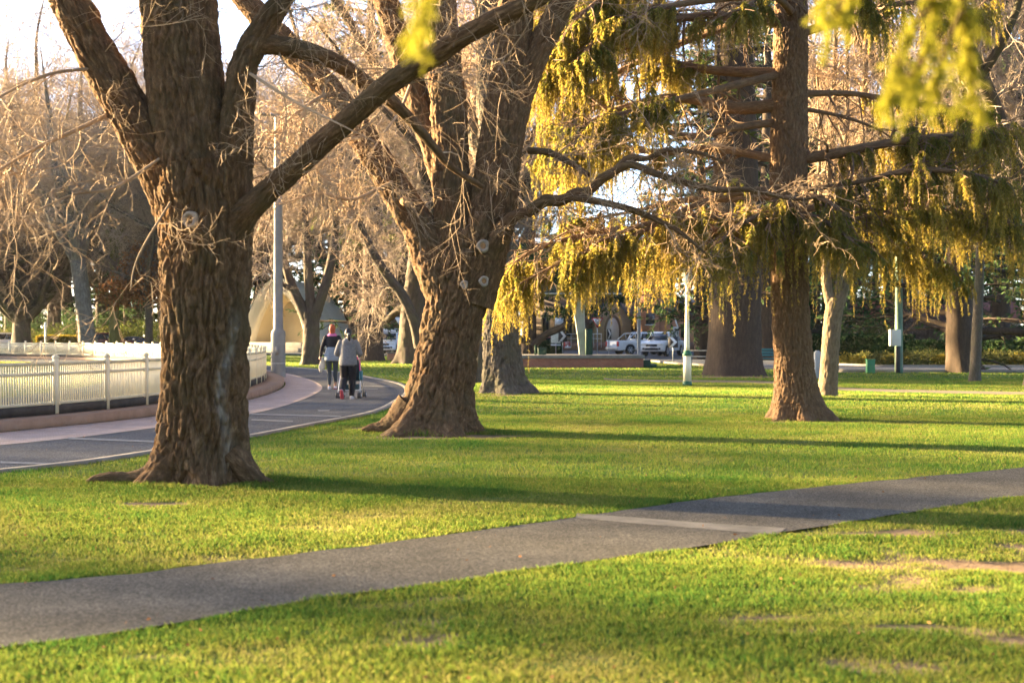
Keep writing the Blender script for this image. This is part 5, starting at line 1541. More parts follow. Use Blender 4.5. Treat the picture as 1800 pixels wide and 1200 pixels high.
w_ = MB().box((.2, -.02, 3.4), (1.0, .1, 1.3)).build('window', dark_g, e); MB().box((.2, -.04, 2.7), (1.2, .16, .1)).build('sill', white_s, w_)
w_ = MB().box((4.1, .48, 1.9), (.9, .1, 1.2)).build('window', dark_g, e)
MB().box((3.0, .44, 1.5), (.5, .14, 2.0)).build('downpipe_box', white_s, e)
e = empty('brick_wall', (at(1040, 0, 151)[0], 151, 0), 'low brown brick wall with iron rail before the church', 'wall')
MB().box((1, 0, .42), (26, .3, .86)).build('brickwork', brick_mat('brown_brick', (.22, .12, .09), (.28, .16, .12), (.25, .2, .17), 3.2, .014, .004, rot=(PI / 2, 0, 0)), e)
mb = MB()
for x in np.arange(-3, 1.1, .8): mb.box((x, -.3, 1.0), (.05, .05, 1.5))
mb.box((-1, -.3, 1.7), (4.1, .06, .06)); mb.box((-1, -.3, 1.2), (4.1, .05, .05)); mb.build('handrail', white_s, e)
Yb = 138.
e = empty('brick_house', (at(694, 0, Yb)[0], Yb, 0), 'red brick wall of a building with an air conditioner on it', 'building')
MB().box((0, 3, 2.6), (9, 6, 5.3)).build('wall', brick_mat('terracotta_brick', (.32, .13, .08), (.38, .17, .11), (.33, .27, .22), 3.2, .014, .004, rot=(PI / 2, 0, 0)), e)
MB().prism([(-.4, 5.2), (6.4, 5.2), (3, 8)], -4.9, 4.9, ax='x').build('roof', slate_m, e)
ac = MB().box((-.35, -.25, 3.75), (.98, .42, .78)).build('air_conditioner', M('ac_white', (.60, .63, .66), .5, .05, 4.), e, bevel=.03)
mb = MB(); a_ = np.arange(24) / 24 * 2 * PI
mb.prism([(-.48 + .29 * math.cos(t), 3.75 + .29 * math.sin(t)) for t in a_], -.485, -.462); fan = mb.build('fan_grille', M('grille_grey', (.13, .17, .21), .5), ac)
mb = MB(); mb.prism([(-.48 + .09 * math.cos(t), 3.75 + .09 * math.sin(t)) for t in a_[::2]], -.495, -.486); mb.build('fan_hub', white_s, fan)
mb = MB(); mb.box((-1.75, -.12, 2.6), (.35, .2, 5.2)); mb.box((-1.25, -.1, 2.4), (.14, .16, 4.8)); mb.build('downpipe', M('pipe_grey', (.42, .44, .45), .6), e)
MB().box((.9, -.03, 2.1), (1.6, .08, 1.1)).build('window', dark_g, e)
e = empty('garden_wall', (at(700, 0, 117)[0], 117, 0), 'cream rendered wall block beside the parked four-wheel drive', 'wall')
MB().box((.15, 0, .55), (1.5, .4, 1.14)).build('wall', M('wall_cream', (.60, .55, .42), .8, .1, 1.5), e, bevel=.02); MB().box((.15, 0, 1.14), (1.6, .48, .07)).build('coping', M('wall_cream', ()), e)
e = empty('garden_wall', (at(1640, 0, 100)[0], 100, 0), 'pale garden wall showing above the clipped hedge', 'wall')
MB().box((0, 0, .65), (6.4, .3, 1.3)).build('wall', M('wall_pale', (.58, .55, .52), .8, .1, 1.5), e); MB().box((0, 0, 1.33), (6.5, .4, .08)).build('coping', cap_m, e)
e = empty('house', (at(1600, 0, 135)[0], 135, 0), 'low house with dull red roof beyond the hedge', 'house')
MB().box((3, 3, 1.4), (15, 6, 2.9)).build('wall', M('house_wall', (.52, .40, .33), .85, .12, 1.), e); MB().prism([(-.5, 2.8), (6.5, 2.8), (3, 5.2)], -5, 11, ax='x').build('roof', M('red_roof', (.26, .09, .07), .8, .2, 1.), e)
for x in (-2, 3, 7):
    w_ = MB().box((x, -.02, 1.5), (1.4, .1, 1.2)).build('window', dark_g, e); MB().box((x, -.04, .86), (1.6, .16, .08)).build('sill', white_s, w_)

# ================================================================ hedges and shrubs
hedge_m = leaf_mat('hedge_leaves', (.012, .032, .016), (.045, .075, .03), .15, scale=.5)
yel_m = leaf_mat('golden_shrub', (.12, .10, .015), (.34, .26, .04), .35, scale=.5)
olive_m = leaf_mat('olive_shrub', (.05, .06, .02), (.15, .15, .05), .3, scale=.5)
def hedge(name, xa, ya, xb, yb, h, t, n, leaf, mat, seed):
    g = np.random.default_rng(seed)
    u = g.random(n); fcs = g.random(n)
    d = np.array([xb - xa, yb - ya]); ln = np.linalg.norm(d); d /= ln; nn_ = np.array([-d[1], d[0]])
    s = np.where(fcs < .5, -t / 2, (g.random(n) - .5) * t); z = np.where(fcs < .5, g.random(n) * h, h - .04 * g.random(n))
    s = s + .06 * g.normal(size=n); z = np.clip(z + .05 * g.normal(size=n) + .08 * pnoise(np.c_[u * ln * .7, s * 0, s * 0]), .02, None)
    pos = np.c_[np.array([xa, ya]) + d * (u * ln)[:, None] + nn_ * s[:, None], z]
    ctr_ = np.array([(xa + xb) / 2, (ya + yb) / 2, 0])
    v, f, ti = leaf_tris(pos - ctr_, g.normal(size=(n, 3)) + np.array([0, 0, .4]), leaf * (.6 + .8 * g.random(n)), leaf * .5, g)
    core = MB().box((0, 0, h * .47), (ln, t * .8, h * .9), rz=math.atan2(d[1], d[0]))
    cv = np.concatenate(core.v); cq = np.concatenate(core.q)
    me = raw_mesh(name, np.concatenate([v, cv]), [f, cq + len(v)], {'tint': np.concatenate([ti, np.full(len(cv), .2)])})
    return link(name, me, mat, None, tuple(ctr_))
A_ = at(1385, 0, 88); B_ = at(1860, 0, 76)
tag(hedge('hedge', A_[0], A_[1], at(1600, 0, 82)[0], 82, 1.42, 1.2, 14000, .17, hedge_m, 3), 'tall clipped dark green hedge behind the green pole', 'hedge')
tag(hedge('hedge', at(1602, 0, 82)[0], 81.8, B_[0], B_[1], 1.08, 1.2, 14000, .17, hedge_m, 4), 'lower clipped hedge running on past the dark cedar', 'hedge')
tag(hedge('hedge', at(946, 0, 120)[0], 120, at(984, 0, 118)[0], 118, .95, 1.0, 5000, .16, hedge_m, 6), 'short box hedge in front of the church signs', 'hedge')
tag(hedge('hedge', at(66, 0, 128)[0], 128, at(142, 0, 128)[0], 128, 1.35, 1.0, 5000, .2, yel_m, 7), 'golden flowering hedge beyond the far oval fence', 'hedge')
gs = np.random.default_rng(3)
k = 0
for px, Y, s_, h in [(1490, 74, 1., .55), (1520, 75, .8, .6), (1552, 73.5, .9, .65), (1575, 74, .8, .5), (1605, 73, 1.1, .7), (1638, 73.5, 1.1, .75), (1668, 73, .9, .55), (1740, 72.5, 1.2, .8), (1775, 72, 1.2, .7), (1800, 72, .9, .6)]:
    me = bush_mesh('shrub', 40 + k, [[0, 0, h * .45, .75 * s_, .6, h * .6], [.5 * s_, .1, h * .35, .5 * s_, .5, h * .45], [-.5 * s_, 0, h * .35, .5 * s_, .5, h * .5]], 900, .17, olive_m if k % 3 else yel_m, .3, .3)
    tag(link('shrub', me, None, None, (*at(px, 0, Y)[:2], 0)), 'low tufted shrub in the mulched bed under the hedge', 'shrub', 'shrubs along the hedge foot'); k += 1
for px, Y, sx_, h, mt, lb in [(1500, 100, 2.6, 3.2, olive_m, 'rounded olive green shrub rising over the hedge behind the young tree'), (1555, 105, 1.6, 2.6, olive_m, 'smaller yellowish shrub rising over the hedge near the green pole'), (110, 134, 2.4, 2.9, pine_m, 'broad green shrub beyond the golden hedge'), (185, 133, 2.2, 2.6, olive_m, 'olive shrub behind the pale leaning elm'), (30, 140, 2.2, 2.6, olive_m, 'bush behind the dark low-forking tree'),
        (245, 133, 2.6, 3.2, pine_m, 'dense green bush below the russet oak'), (75, 150, 3.4, 4.6, cedar_m, 'big dark bush behind the thin white pole'), (140, 152, 3.2, 5.0, cedar_m, 'big dark bush between the white pole and the pale leaning elm'), (212, 150, 3.4, 4.8, cedar_m, 'big dark bush behind the mossy elm'), (8, 150, 3.2, 4.4, cedar_m, 'big dark bush behind the white car'), (296, 148, 3.2, 4.6, cedar_m, 'big dark bush showing just past the nearest elm trunk'), (628, 142, 3.0, 4.6, cedar_m, 'dark bush behind the two walkers')]:
    me = bush_mesh('shrub', int(px), [[0, 0, h * .45, sx_, 1.6, h * .5], [sx_ * .6, 0, h * .36, sx_ * .6, 1.2, h * .4], [-sx_ * .6, 0, h * .4, sx_ * .6, 1.2, h * .42]], 4200, .2, mt, .25, .3)
    tag(link('shrub', me, None, None, (*at(px, 0, Y)[:2], 0)), lb, 'shrub')
# leafless purple shrub over the hedge
e = empty('bare_shrub', (*at(1645, 0, 93)[:2], 0), 'dark leafless vase-shaped shrub in front of the pale garden wall', 'shrub')
n = 34; S = np.c_[gs.normal(size=(n, 2)) * .25, np.zeros(n)]
D = np.c_[gs.normal(size=n) * .5, gs.normal(size=n) * .35, np.full(n, 1.)]
P, R = grow(S, D, 2.6 + 1.6 * gs.random(n), np.full(n, .04), np.full(n, .012), 8, .10, -.03, gs)
pos, d, rad, t, ln = spawn(P, R, 12, .25, 1., 35, gs)
P2, R2 = grow(pos, d, ln * .35, rad * .6, np.full(len(pos), .008), 5, .15, 0, gs)
pos, d, rad, t, ln = spawn(P2, R2, 5, .2, 1., 40, gs)
P3, R3 = grow(pos, d, ln * .5, rad * .7, np.full(len(pos), .007), 3, .15, 0, gs)
v, q = join_tubes([(P, R, 5), (P2, R2, 3), (P3, R3, 3)])
link('stems', raw_mesh('stems', v, q), twig_dark, e)
# mulch bed and far verge grass
v, q, _ = strip([(14, 71.4), (17.5, 71.3), (24, 68.4), (75, 68.9)], [(14, 78), (20, 77), (28, 74), (75, 72)], 40, .012, .05)
tag(link('mulch_bed', raw_mesh('mulch_bed', v, up(q, v)), M('mulch', (.10, .065, .045), .95, .4, 3., .02, bscale=20, col2=(.19, .12, .085))), kind='structure')
v, q, _ = strip(poly([(845, 676), (930, 679), (1000, 668)]), poly([(845, 674), (930, 675), (1000, 665)]), 20, -.004, .05)
# ================================================================ vehicles
tyre_m = M('tyre', (.025, .025, .027), .85, .2, 6.)
rim_m = M('rim', (.52, .53, .55), .35, .06, 4., metal=.6)
lamp_w = M('headlamp', (.70, .70, .66), .15, .05, 4., spec=.7)
lamp_r = M('tail_lamp', (.50, .03, .02), .2, .05, 4., spec=.7)
trim_b = M('black_trim', (.03, .03, .032), .5, .1, 4.)
glz = glass_mat()
def wheel(parent, x, y, r, side, nm='wheel'):
    mb = MB(); a = np.arange(24) / 24 * 2 * PI
    prof = [(r * .62, -.12), (r * .94, -.125), (r, -.08), (r, .08), (r * .94, .125), (r * .62, .12)]
    rg = [np.stack([q_ * np.cos(a), np.full(24, yy), q_ * np.sin(a)], 1) for q_, yy in prof]
    mb.rings(np.array(rg)); w_ = mb.build(nm, tyre_m, parent, smooth=False, loc=(x, y, r))
    m2 = MB(); rg = [np.stack([q_ * np.cos(a), np.full(24, side * yy), q_ * np.sin(a)], 1) for q_, yy in [(r * .66, .10), (r * .64, .13), (r * .5, .10), (r * .16, .12), (r * .1, .135)]]
    m2.rings(np.array(rg))
    for k in range(6):
        t = k * PI / 3; m2.tube([(r * .14 * math.cos(t), side * .128, r * .14 * math.sin(t)), (r * .6 * math.cos(t), side * .128, r * .6 * math.sin(t))], .035, 5)
    m2.build('rim', rim_m, w_)
    return w_
def arch_cut(xc, r, z0, n=9):
    a = np.linspace(PI, 0, n)
    return [(xc + r * math.cos(t), max(z0, .40 + r * math.sin(t))) for t in a]
def vehicle(name, label, cat, loc, rz, paint, kind='ute', group=None):
    """x forward, y to its left; kind ute / wagon / sedan"""
    e = empty(name, loc, label, cat, group, rz)
    L = {'ute': 5.3, 'wagon': 4.9, 'sedan': 4.6}[kind]; W = 1.86 if kind != 'sedan' else 1.76
    xf, xr = L / 2, -L / 2
    ax, bx_ = xf - .92, xr + 1.15
    wr = .39 if kind != 'sedan' else .32
    gz = .34 if kind != 'sedan' else .22
    zb = 1.12 if kind != 'sedan' else .95
    hz = 1.06 if kind != 'sedan' else .88
    low = [(xr, gz + .2), (xr + .1, gz)] + arch_cut(bx_, .47, gz) + arch_cut(ax, .47, gz) + [(xf - .12, gz), (xf, gz + .12), (xf + .02, .72), (xf - .06, hz - .08), (xf - .32, hz), (xf - 1.15, zb)]
    tail = {'ute': [(xr + .06, zb + .02), (xr, zb - .05)], 'wagon': [(xr + .05, zb), (xr, zb - .1)], 'sedan': [(xr + .12, zb + .02), (xr, zb - .12)]}[kind]
    MB().prism(low + tail, -W / 2, W / 2).build('body', paint, e, bevel=.06)
    zt = 1.80 if kind != 'sedan' else 1.44
    c = {'ute': [(xf - 1.2, zb - .02), (xf - 1.95, zt - .06), (xf - 2.3, zt), (xf - 3.1, zt - .02), (xf - 3.42, zb - .02)],
         'wagon': [(xf - 1.2, zb - .02), (xf - 1.85, zt - .06), (xf - 2.2, zt), (xr + .35, zt - .03), (xr + .04, zb - .02)],
         'sedan': [(xf - 1.15, zb - .02), (xf - 1.95, zt - .05), (xf - 2.4, zt), (xr + 1.3, zt - .06), (xr + .55, zb - .02)]}[kind]
    mb = MB(); v = []
    zlo, zhi = zb - .02, zt
    for sgn in (-1, 1):
        for x, z in c: v.append((x, sgn * (W / 2 - .04 - .17 * (z - zlo) / (zhi - zlo)), z))
    n = len(c)
    q_ = [[i, i + 1, n + i + 1, n + i] for i in range(n - 1)]
    mb.add(v, q_ + [[0, n, 2 * n - 1, n - 1]], [[0, i, i + 1] for i in range(1, n - 1)] + [[n, n + i + 1, n + i] for i in range(1, n - 1)])
    cab = mb.build('cabin', paint, e, bevel=.03)
    def yw(z, o=.006): return W / 2 - .04 - .17 * (z - zlo) / (zhi - zlo) + o
    # glazing set just proud of the cabin
    def quad(pts, nm):
        p = np.array(pts, float); nrm = np.cross(p[1] - p[0], p[2] - p[0]); nrm /= np.linalg.norm(nrm)
        c0 = p.mean(0)
        if nrm @ (c0 - np.array([(c[0][0] + c[-1][0]) / 2, 0, 1.2])) < 0: nrm = -nrm
        m_ = MB(); m_.rings(np.array([p - nrm * .02, p + nrm * .012])); return m_.build(nm, glz, cab)
    (xa, za), (xb_, zb_) = c[0], c[1]
    f = lambda t: (xa + (xb_ - xa) * t, za + (zb_ - za) * t)
    (x1, z1), (x2, z2) = f(.10), f(.93)
    quad([(x1, -yw(z1) + .12, z1), (x1, yw(z1) - .12, z1), (x2, yw(z2) - .12, z2), (x2, -yw(z2) + .12, z2)], 'windscreen')
    (xa, za), (xb_, zb_) = c[-1], c[-2]
    (x1, z1), (x2, z2) = f(.25), f(.88)
    quad([(x1, -yw(z1) + .14, z1), (x1, yw(z1) - .14, z1), (x2, yw(z2) - .14, z2), (x2, -yw(z2) + .14, z2)], 'rear_window')
    zl, zh = zb + .06, zt - .13
    tt = (zl - c[0][1]) / (c[1][1] - c[0][1]); th = (zh - c[0][1]) / (c[1][1] - c[0][1])
    fx_l = c[0][0] + (c[1][0] - c[0][0]) * tt - .16; fx_h = c[0][0] + (c[1][0] - c[0][0]) * th - .12
    tr = (zl - c[-1][1]) / (c[-2][1] - c[-1][1]); trh = (zh - c[-1][1]) / (c[-2][1] - c[-1][1])
    rx_l = c[-1][0] + (c[-2][0] - c[-1][0]) * tr + .16; rx_h = c[-1][0] + (c[-2][0] - c[-1][0]) * trh + .14
    cuts = {'ute': [0, .52, 1], 'wagon': [0, .34, .68, 1], 'sedan': [0, .5, 1]}[kind]
    for sgn in (-1, 1):
        for a_, b_ in zip(cuts[:-1], cuts[1:]):
            g_ = .02
            lx = lambda u: fx_l + (rx_l - fx_l) * u
            hx = lambda u: fx_h + (rx_h - fx_h) * u
            quad([(lx(a_) - g_, sgn * yw(zl), zl), (lx(b_) + g_, sgn * yw(zl), zl), (hx(b_) + g_, sgn * yw(zh), zh), (hx(a_) - g_, sgn * yw(zh), zh)], 'side_window')
        MB().box((c[0][0] - .25, sgn * (W / 2 + .10), zb + .1), (.12, .2, .16)).build('mirror', paint, e, bevel=.03)
        MB().box((xf - .13, sgn * (W / 2 - .30), hz - .20), (.30, .42, .19)).build('headlight', lamp_w, e, bevel=.04)
        MB().box((xf - .02, sgn * (W / 2 - .32), gz + .22), (.1, .16, .12)).build('fog_lamp', trim_b, e)
        MB().box((xr + .03, sgn * (W / 2 - .09), zb - .26), (.13, .2, .40)).build('tail_light', lamp_r, e, bevel=.03)
        MB().box(((c[0][0] + c[-1][0]) / 2, sgn * (W / 2 + .004), zb - .16), (.16, .02, .035)).build('door_handle', trim_b, e)
        wheel(e, ax, sgn * (W / 2 - .13), wr, sgn); wheel(e, bx_, sgn * (W / 2 - .13), wr, sgn)
        for xx in (ax, bx_):
            MB().box((xx, sgn * (W / 2 - .2), .62), (.86, .3, .44)).build('wheel_arch', trim_b, e, bevel=.05)
    MB().box((xf + .0, 0, .80), (.08, .86, .17)).build('grille', trim_b, e, bevel=.02)
    MB().box((xf + .01, 0, gz + .20), (.1, 1.0, .14)).build('bumper_intake', trim_b, e, bevel=.02)
    MB().box((xf + .065, 0, gz + .33), (.02, .37, .11)).build('number_plate', white_s, e)
    MB().box((xr - .04, 0, gz + .17), (.14, W - .1, .16)).build('rear_bumper', rim_m, e, bevel=.03)
    MB().box((xr - .005, 0, zb - .42), (.02, .37, .11)).build('number_plate', white_s, e)
    if kind == 'ute':
        mb = MB()
        for sgn in (-1, 1):
            mb.tube([(xf - 3.35, sgn * .72, zt - .08), (xf - 3.7, sgn * .74, zt - .14), (xf - 4.35, sgn * .80, zb + .02)], .05, 8); mb.tube([(xf - 3.5, sgn * .74, zb), (xf - 3.62, sgn * .73, zt - .12)], .04, 8)
        mb.tube([(xf - 3.62, -.73, zt - .12), (xf - 3.62, .73, zt - .12)], .045, 8)
        mb.build('sports_bar', rim_m, e, smooth=True)
        MB().box((xr + .95, 0, zb + .015), (1.75, W - .22, .05)).build('tonneau', trim_b, e)
        mb = MB()
        for sgn in (-1, 1): mb.tube([(xf - 2.2, sgn * .66, zt + .03), (xf - 3.0, sgn * .66, zt + .02)], .02, 6)
        mb.build('roof_rail', trim_b, e)
    return e
white_c = M('white_car_paint', (.84, .85, .86), .25, .03, 2., spec=.5)
silver_c = M('silver_car_paint', (.76, .78, .80), .28, .03, 2., metal=.1, spec=.5)
dark_c = M('dark_car_paint', (.04, .045, .06), .25, .05, 2., spec=.5)
blue_c = M('blue_car_paint', (.05, .07, .13), .25, .05, 2., spec=.5)
red_c = M('red_car_paint', (.25, .03, .03), .3, .05, 2., spec=.5)
Ya = 111
vehicle('pickup_truck', 'silver dual-cab pickup with sports bar seen from its tail', 'pickup', (at(1126, 0, Ya + 2)[0], Ya + 2, 0), R_(27), silver_c)
Yb_ = 101
vehicle('pickup_truck', 'white dual-cab pickup facing the lawn in three-quarter view', 'pickup', (at(1166, 0, 106)[0], 106, 0), R_(-115), white_c)
v_ = vehicle('four_wheel_drive', 'white four-wheel drive with roof box parked by the cream wall block', 'car', (at(683, 0, 116)[0], 117.5, 0), R_(-97), white_c, 'wagon')
MB().box((-.5, 0, 1.96), (1.9, 1.2, .26), top=.9).build('roof_box', white_c, v_, bevel=.06)
vehicle('parked_car', 'white car at the frame edge past the far oval fence', 'car', (at(6, 0, 131)[0], 131, 0), R_(200), white_c, 'wagon')
vehicle('parked_car', 'dark maroon car partly hidden by the mossy elm', 'car', (at(188, 0, 130)[0], 130, 0), R_(15), M('maroon_paint', (.12, .04, .04), .25, .05, 2., spec=.5), 'wagon')
vehicle('parked_car', 'dark blue car below the russet oak', 'car', (at(234, 0, 131)[0], 131, 0), R_(170), blue_c, 'sedan')
vehicle('parked_car', 'dull red car beyond the church sign board', 'car', (at(958, 0, 139)[0], 139, 0), R_(160), red_c, 'sedan')

# ================================================================ people
skin_m = M('skin', (.48, .27, .19), .55, .06, 8., spec=.35)
def cap(mb, a, b, ra, rb, n=14):
    """rounded tapering limb segment"""
    a, b = np.array(a, float), np.array(b, float)
    d = unit(b - a)
    pts = [a - d * ra * .8, a - d * ra * .45, a, (a * 2 + b) / 3, (a + 2 * b) / 3, b, b + d * rb * .45, b + d * rb * .8]
    r = [ra * .5, ra * .88, ra, ra * .7 + rb * .3 + .004, ra * .35 + rb * .65 + .003, rb, rb * .88, rb * .5]
    return mb.tube(pts, r, n)
def hand(mb, wrist, d, out, s=1.):
    """palm and five curled fingers; d along the hand, out = side the thumb leaves"""
    wrist, d, out = np.array(wrist, float), unit(np.array(d, float)), unit(np.array(out, float))
    nrm = unit(np.cross(d, out))
    c = wrist + d * .045 * s
    mb.tube([wrist - d * .02, wrist + d * .015 * s, c, wrist + d * .085 * s], np.array([.024, .030, .036, .030]) * s, 10)
    for k, (o_, L_) in enumerate([(.030, .068), (.010, .076), (-.010, .070), (-.030, .056)]):
        b = wrist + d * .085 * s + out * o_ * s
        p1 = b + d * L_ * .45 * s + nrm * .010 * s; p2 = p1 + d * L_ * .30 * s + nrm * .022 * s; p3 = p2 + d * L_ * .12 * s + nrm * .024 * s
        mb.tube([b - d * .02, b, p1, p2, p3], np.array([.0095, .0095, .0088, .008, .0055]) * s, 7)
    b = wrist + d * .03 * s + out * .03 * s
    mb.tube([b - out * .01, b + out * .018 * s + d * .015 * s, b + out * .026 * s + d * .042 * s + nrm * .01, b + out * .024 * s + d * .058 * s + nrm * .018], np.array([.0115, .0105, .009, .006]) * s, 7)
def head(mb, c, s=1.):
    """facing +y"""
    c = np.array(c, float)
    mb.ball(c + (0, .0, .03 * s), np.array([.076, .096, .105]) * s, 16, 11)
    mb.ball(c + (0, .030 * s, -.045 * s), np.array([.058, .062, .07]) * s, 14, 9)
    mb.tube([c + (0, .085 * s, .03 * s), c + (0, .108 * s, -.005 * s), c + (0, .092 * s, -.014 * s)], np.array([.009, .016, .012]) * s, 8)
    mb.tube([c + (-.026 * s, .082 * s, -.045 * s), c + (0, .094 * s, -.046 * s), c + (.026 * s, .082 * s, -.045 * s)], np.array([.006, .010, .006]) * s, 7)
    for q_ in (-1, 1):
        mb.ball(c + (q_ * .080 * s, -.004 * s, .005 * s), np.array([.010, .022, .032]) * s, 8, 6)
def eyes(par, c, s=1.):
    for q_ in (-1, 1):
        MB().ball(np.array(c) + np.array([q_ * .030, .086, .028]) * s, .0115 * s, 10, 7).build('eye', M('eye_white', (.6, .58, .55), .3), par, smooth=True)
def shoe(par, ankle, d, sole_m, up_m, pitch=0.):
    """pitch>0: heel lifted, the foot standing on its toe"""
    mb, so_ = MB(), MB()
    dx, dy = d
    def tr(x, y, z):
        yy, zz = y * math.cos(pitch) + z * math.sin(pitch), -y * math.sin(pitch) + z * math.cos(pitch)
        return (ankle[0] + x * dy + yy * dx, ankle[1] - x * dx + yy * dy, ankle[2] + zz)
    for tgt, secs in ((mb, [(-.085, .026, -.050, .012), (-.05, .037, -.038, .032), (0, .040, -.035, .042), (.06, .043, -.048, .028), (.12, .045, -.055, .020), (.165, .034, -.060, .013), (.18, .016, -.062, .007)]), (so_, [(-.095, .026, -.078, .012), (-.05, .040, -.078, .014), (.02, .041, -.078, .013), (.10, .050, -.078, .012), (.165, .040, -.074, .011), (.19, .018, -.070, .008)])):
        rg = []
        for y, hw, zc, hh in secs:
            a = np.arange(12) / 12 * 2 * PI
            rg.append([tr(hw * math.cos(t), y, zc + hh * math.sin(t)) for t in a])
        tgt.rings(np.array(rg))
    s_ = mb.build('shoe', up_m, par, smooth=True)
    so_.build('sole', sole_m, s_, smooth=True)
def loft_wavy(secs, n=28, ripple=0., per=.05):
    S_ = spline(np.array(secs, float), .012)
    if ripple:
        S_[:, 3:] += (ripple * (np.abs(np.sin(PI * S_[:, 2] / per)) - .5))[:, None]
    return MB().loft([tuple(x) for x in S_], n)

# --- walker in black jacket, red hair
Yp = 40.0
pA = empty('person', (at(584, 0, Yp)[0], Yp, 0), 'red-haired walker in black jacket with grey quilted jacket at the waist', 'person', rz=R_(4))
pA.scale = (1.045,) * 3
b = MB()
head(b, (0, .03, 1.60)); cap(b, (0, .005, 1.42), (0, .02, 1.56), .055, .05)
b.loft([(0, 0, .84, .10, .09), (0, 0, .90, .168, .115), (0, 0, 1.0, .16, .11), (0, 0, 1.12, .135, .10), (0, 0, 1.26, .155, .115), (0, 0, 1.38, .165, .10), (0, 0, 1.44, .10, .08)], 20)
sh_ = 1.395
for s_, el, wr_ in ((-1, (-.265, -.035, 1.12), (-.315, .02, .885)), (1, (.245, -.03, 1.13), (.25, .10, .93))):
    cap(b, (s_ * .165, 0, sh_), el, .050, .040); cap(b, el, wr_, .038, .026)
    dd = unit(np.array(wr_) - np.array(el)); hand(b, wr_, dd, (0, 1, 0))
for s_, kn, an in ((-1, (-.085, .07, .48), (-.075, -.02, .085)), (1, (.085, .05, .48), (.075, .09, .085))):
    cap(b, (s_ * .085, 0, .88), kn, .085, .055); cap(b, kn, an, .054, .036); cap(b, an, (an[0], an[1] + .12, .04), .036, .026)
b.build('body', skin_m, pA, voxel=.009, sm=3)
bd = [x for x in C.objects if x.parent == pA and x.name.startswith('body')][0]
eyes(bd, (0, .03, 1.60))
blk = M('black_fabric', (.018, .017, .02), .85, .25, 12., .003)
legg = M('legging_fabric', (.03, .038, .045), .8, .3, 6., col2=(.075, .085, .09))
h = MB(); h.ball((0, .012, 1.645), (.088, .108, .105), 16, 10); h.ball((-.004, -.05, 1.60), (.082, .07, .11), 14, 9); h.ball((0, -.06, 1.535), (.066, .052, .075), 12, 8); h.ball((-.05, -.035, 1.56), (.035, .045, .08), 10, 7); h.ball((.05, -.035, 1.57), (.035, .045, .07), 10, 7)
h.build('hair', M('red_hair', (.22, .035, .012), .55, .35, 22., .006, col2=(.40, .085, .03)), pA, voxel=.010, sm=2)
j = MB(); j.loft([(0, 0, 1.08, .162, .125), (0, 0, 1.16, .165, .128), (0, 0, 1.28, .178, .135), (0, 0, 1.37, .186, .122), (0, 0, 1.43, .125, .10), (0, 0, 1.46, .085, .08)], 22)
for s_, el, wr_ in ((-1, (-.265, -.035, 1.12), (-.312, .015, .905)), (1, (.245, -.03, 1.13), (.25, .095, .95))):
    cap(j, (s_ * .165, 0, sh_), el, .066, .054); cap(j, el, wr_, .054, .042)
j.build('jacket', blk, pA, voxel=.012, sm=3)
s = MB(); s.loft([(0, .0, 1.41, .125, .105), (0, -.01, 1.445, .135, .12), (0, -.005, 1.485, .108, .105), (0, .01, 1.51, .08, .08)], 20); s.build('scarf', M('pink_knit', (.55, .16, .34), .9, .2, 14., .006), pA, voxel=.011, sm=2)
pf = loft_wavy([(0, 0, .76, .212, .165), (0, 0, .82, .222, .17), (0, 0, .92, .212, .16), (0, 0, 1.02, .185, .145), (0, 0, 1.10, .165, .135), (0, 0, 1.13, .15, .12)], 32, .016, .055)
pf.build('quilted_jacket', M('quilt_grey', (.20, .235, .27), .6, .15, 6., spec=.4), pA, smooth=True)
for s_, kn, an in ((-1, (-.085, .07, .48), (-.075, -.02, .085)), (1, (.085, .05, .48), (.075, .09, .085))):
    m_ = MB(); cap(m_, (s_ * .088, 0, .86), kn, .094, .062); cap(m_, kn, (an[0], an[1], an[2] + .045), .061, .042); m_.build('legging', legg, pA, voxel=.012, sm=2)
    shoe(pA, an, (0, 1), M('sole_red', (.40, .05, .07), .7, .1, 9.) if s_ > 0 else M('sole_white', (.62, .6, .6), .7, .1, 9.), M('shoe_white', (.60, .60, .66), .6, .12, 9.))
cl = MB()
rg = []
for z, w_, off in [(.90, .03, 0), (.84, .06, .01), (.74, .09, .005), (.62, .10, -.02), (.53, .06, -.05), (.47, .02, -.06)]:
    a = np.arange(14) / 14 * 2 * PI
    rg.append([(-.27 + off + w_ * math.cos(t), .02 + .035 * math.sin(t) + .012 * math.sin(3 * t + z * 20), z) for t in a])
cl.rings(np.array(rg))
cg = cl.build('cardigan', M('cream_knit', (.62, .54, .42), .9, .15, 12., .006), None, smooth=True)
cg.location = (pA.location.x, pA.location.y, 0); tag(cg, 'cream garment dangling from the hand of the red-haired walker', 'garment')

# --- walker in grey hoodie pushing the stroller
Yq = 33.8
pB = empty('person', (at(612, 0, Yq)[0], Yq, 0), 'walker in grey hooded top and black trousers pushing a stroller', 'person', rz=R_(-3))
pB.scale = (.985,) * 3
b = MB()
head(b, (0, .06, 1.56)); cap(b, (0, .02, 1.39), (0, .045, 1.52), .06, .055)
b.loft([(0, -.02, .82, .12, .10), (0, -.02, .90, .185, .135), (0, -.01, 1.0, .18, .13), (0, 0, 1.12, .16, .12), (0, .01, 1.26, .175, .125), (0, .02, 1.36, .175, .105), (0, .02, 1.42, .10, .08)], 20)
arms = ((-1, (-.285, .02, 1.10), (-.21, .28, 1.03)), (1, (.285, .02, 1.10), (.21, .28, 1.03)))
for s_, el, wr_ in arms:
    cap(b, (s_ * .18, .01, 1.37), el, .056, .045); cap(b, el, wr_, .043, .028)
    hand(b, wr_, (-s_ * .15, 1, .05), (-s_, 0, .3))
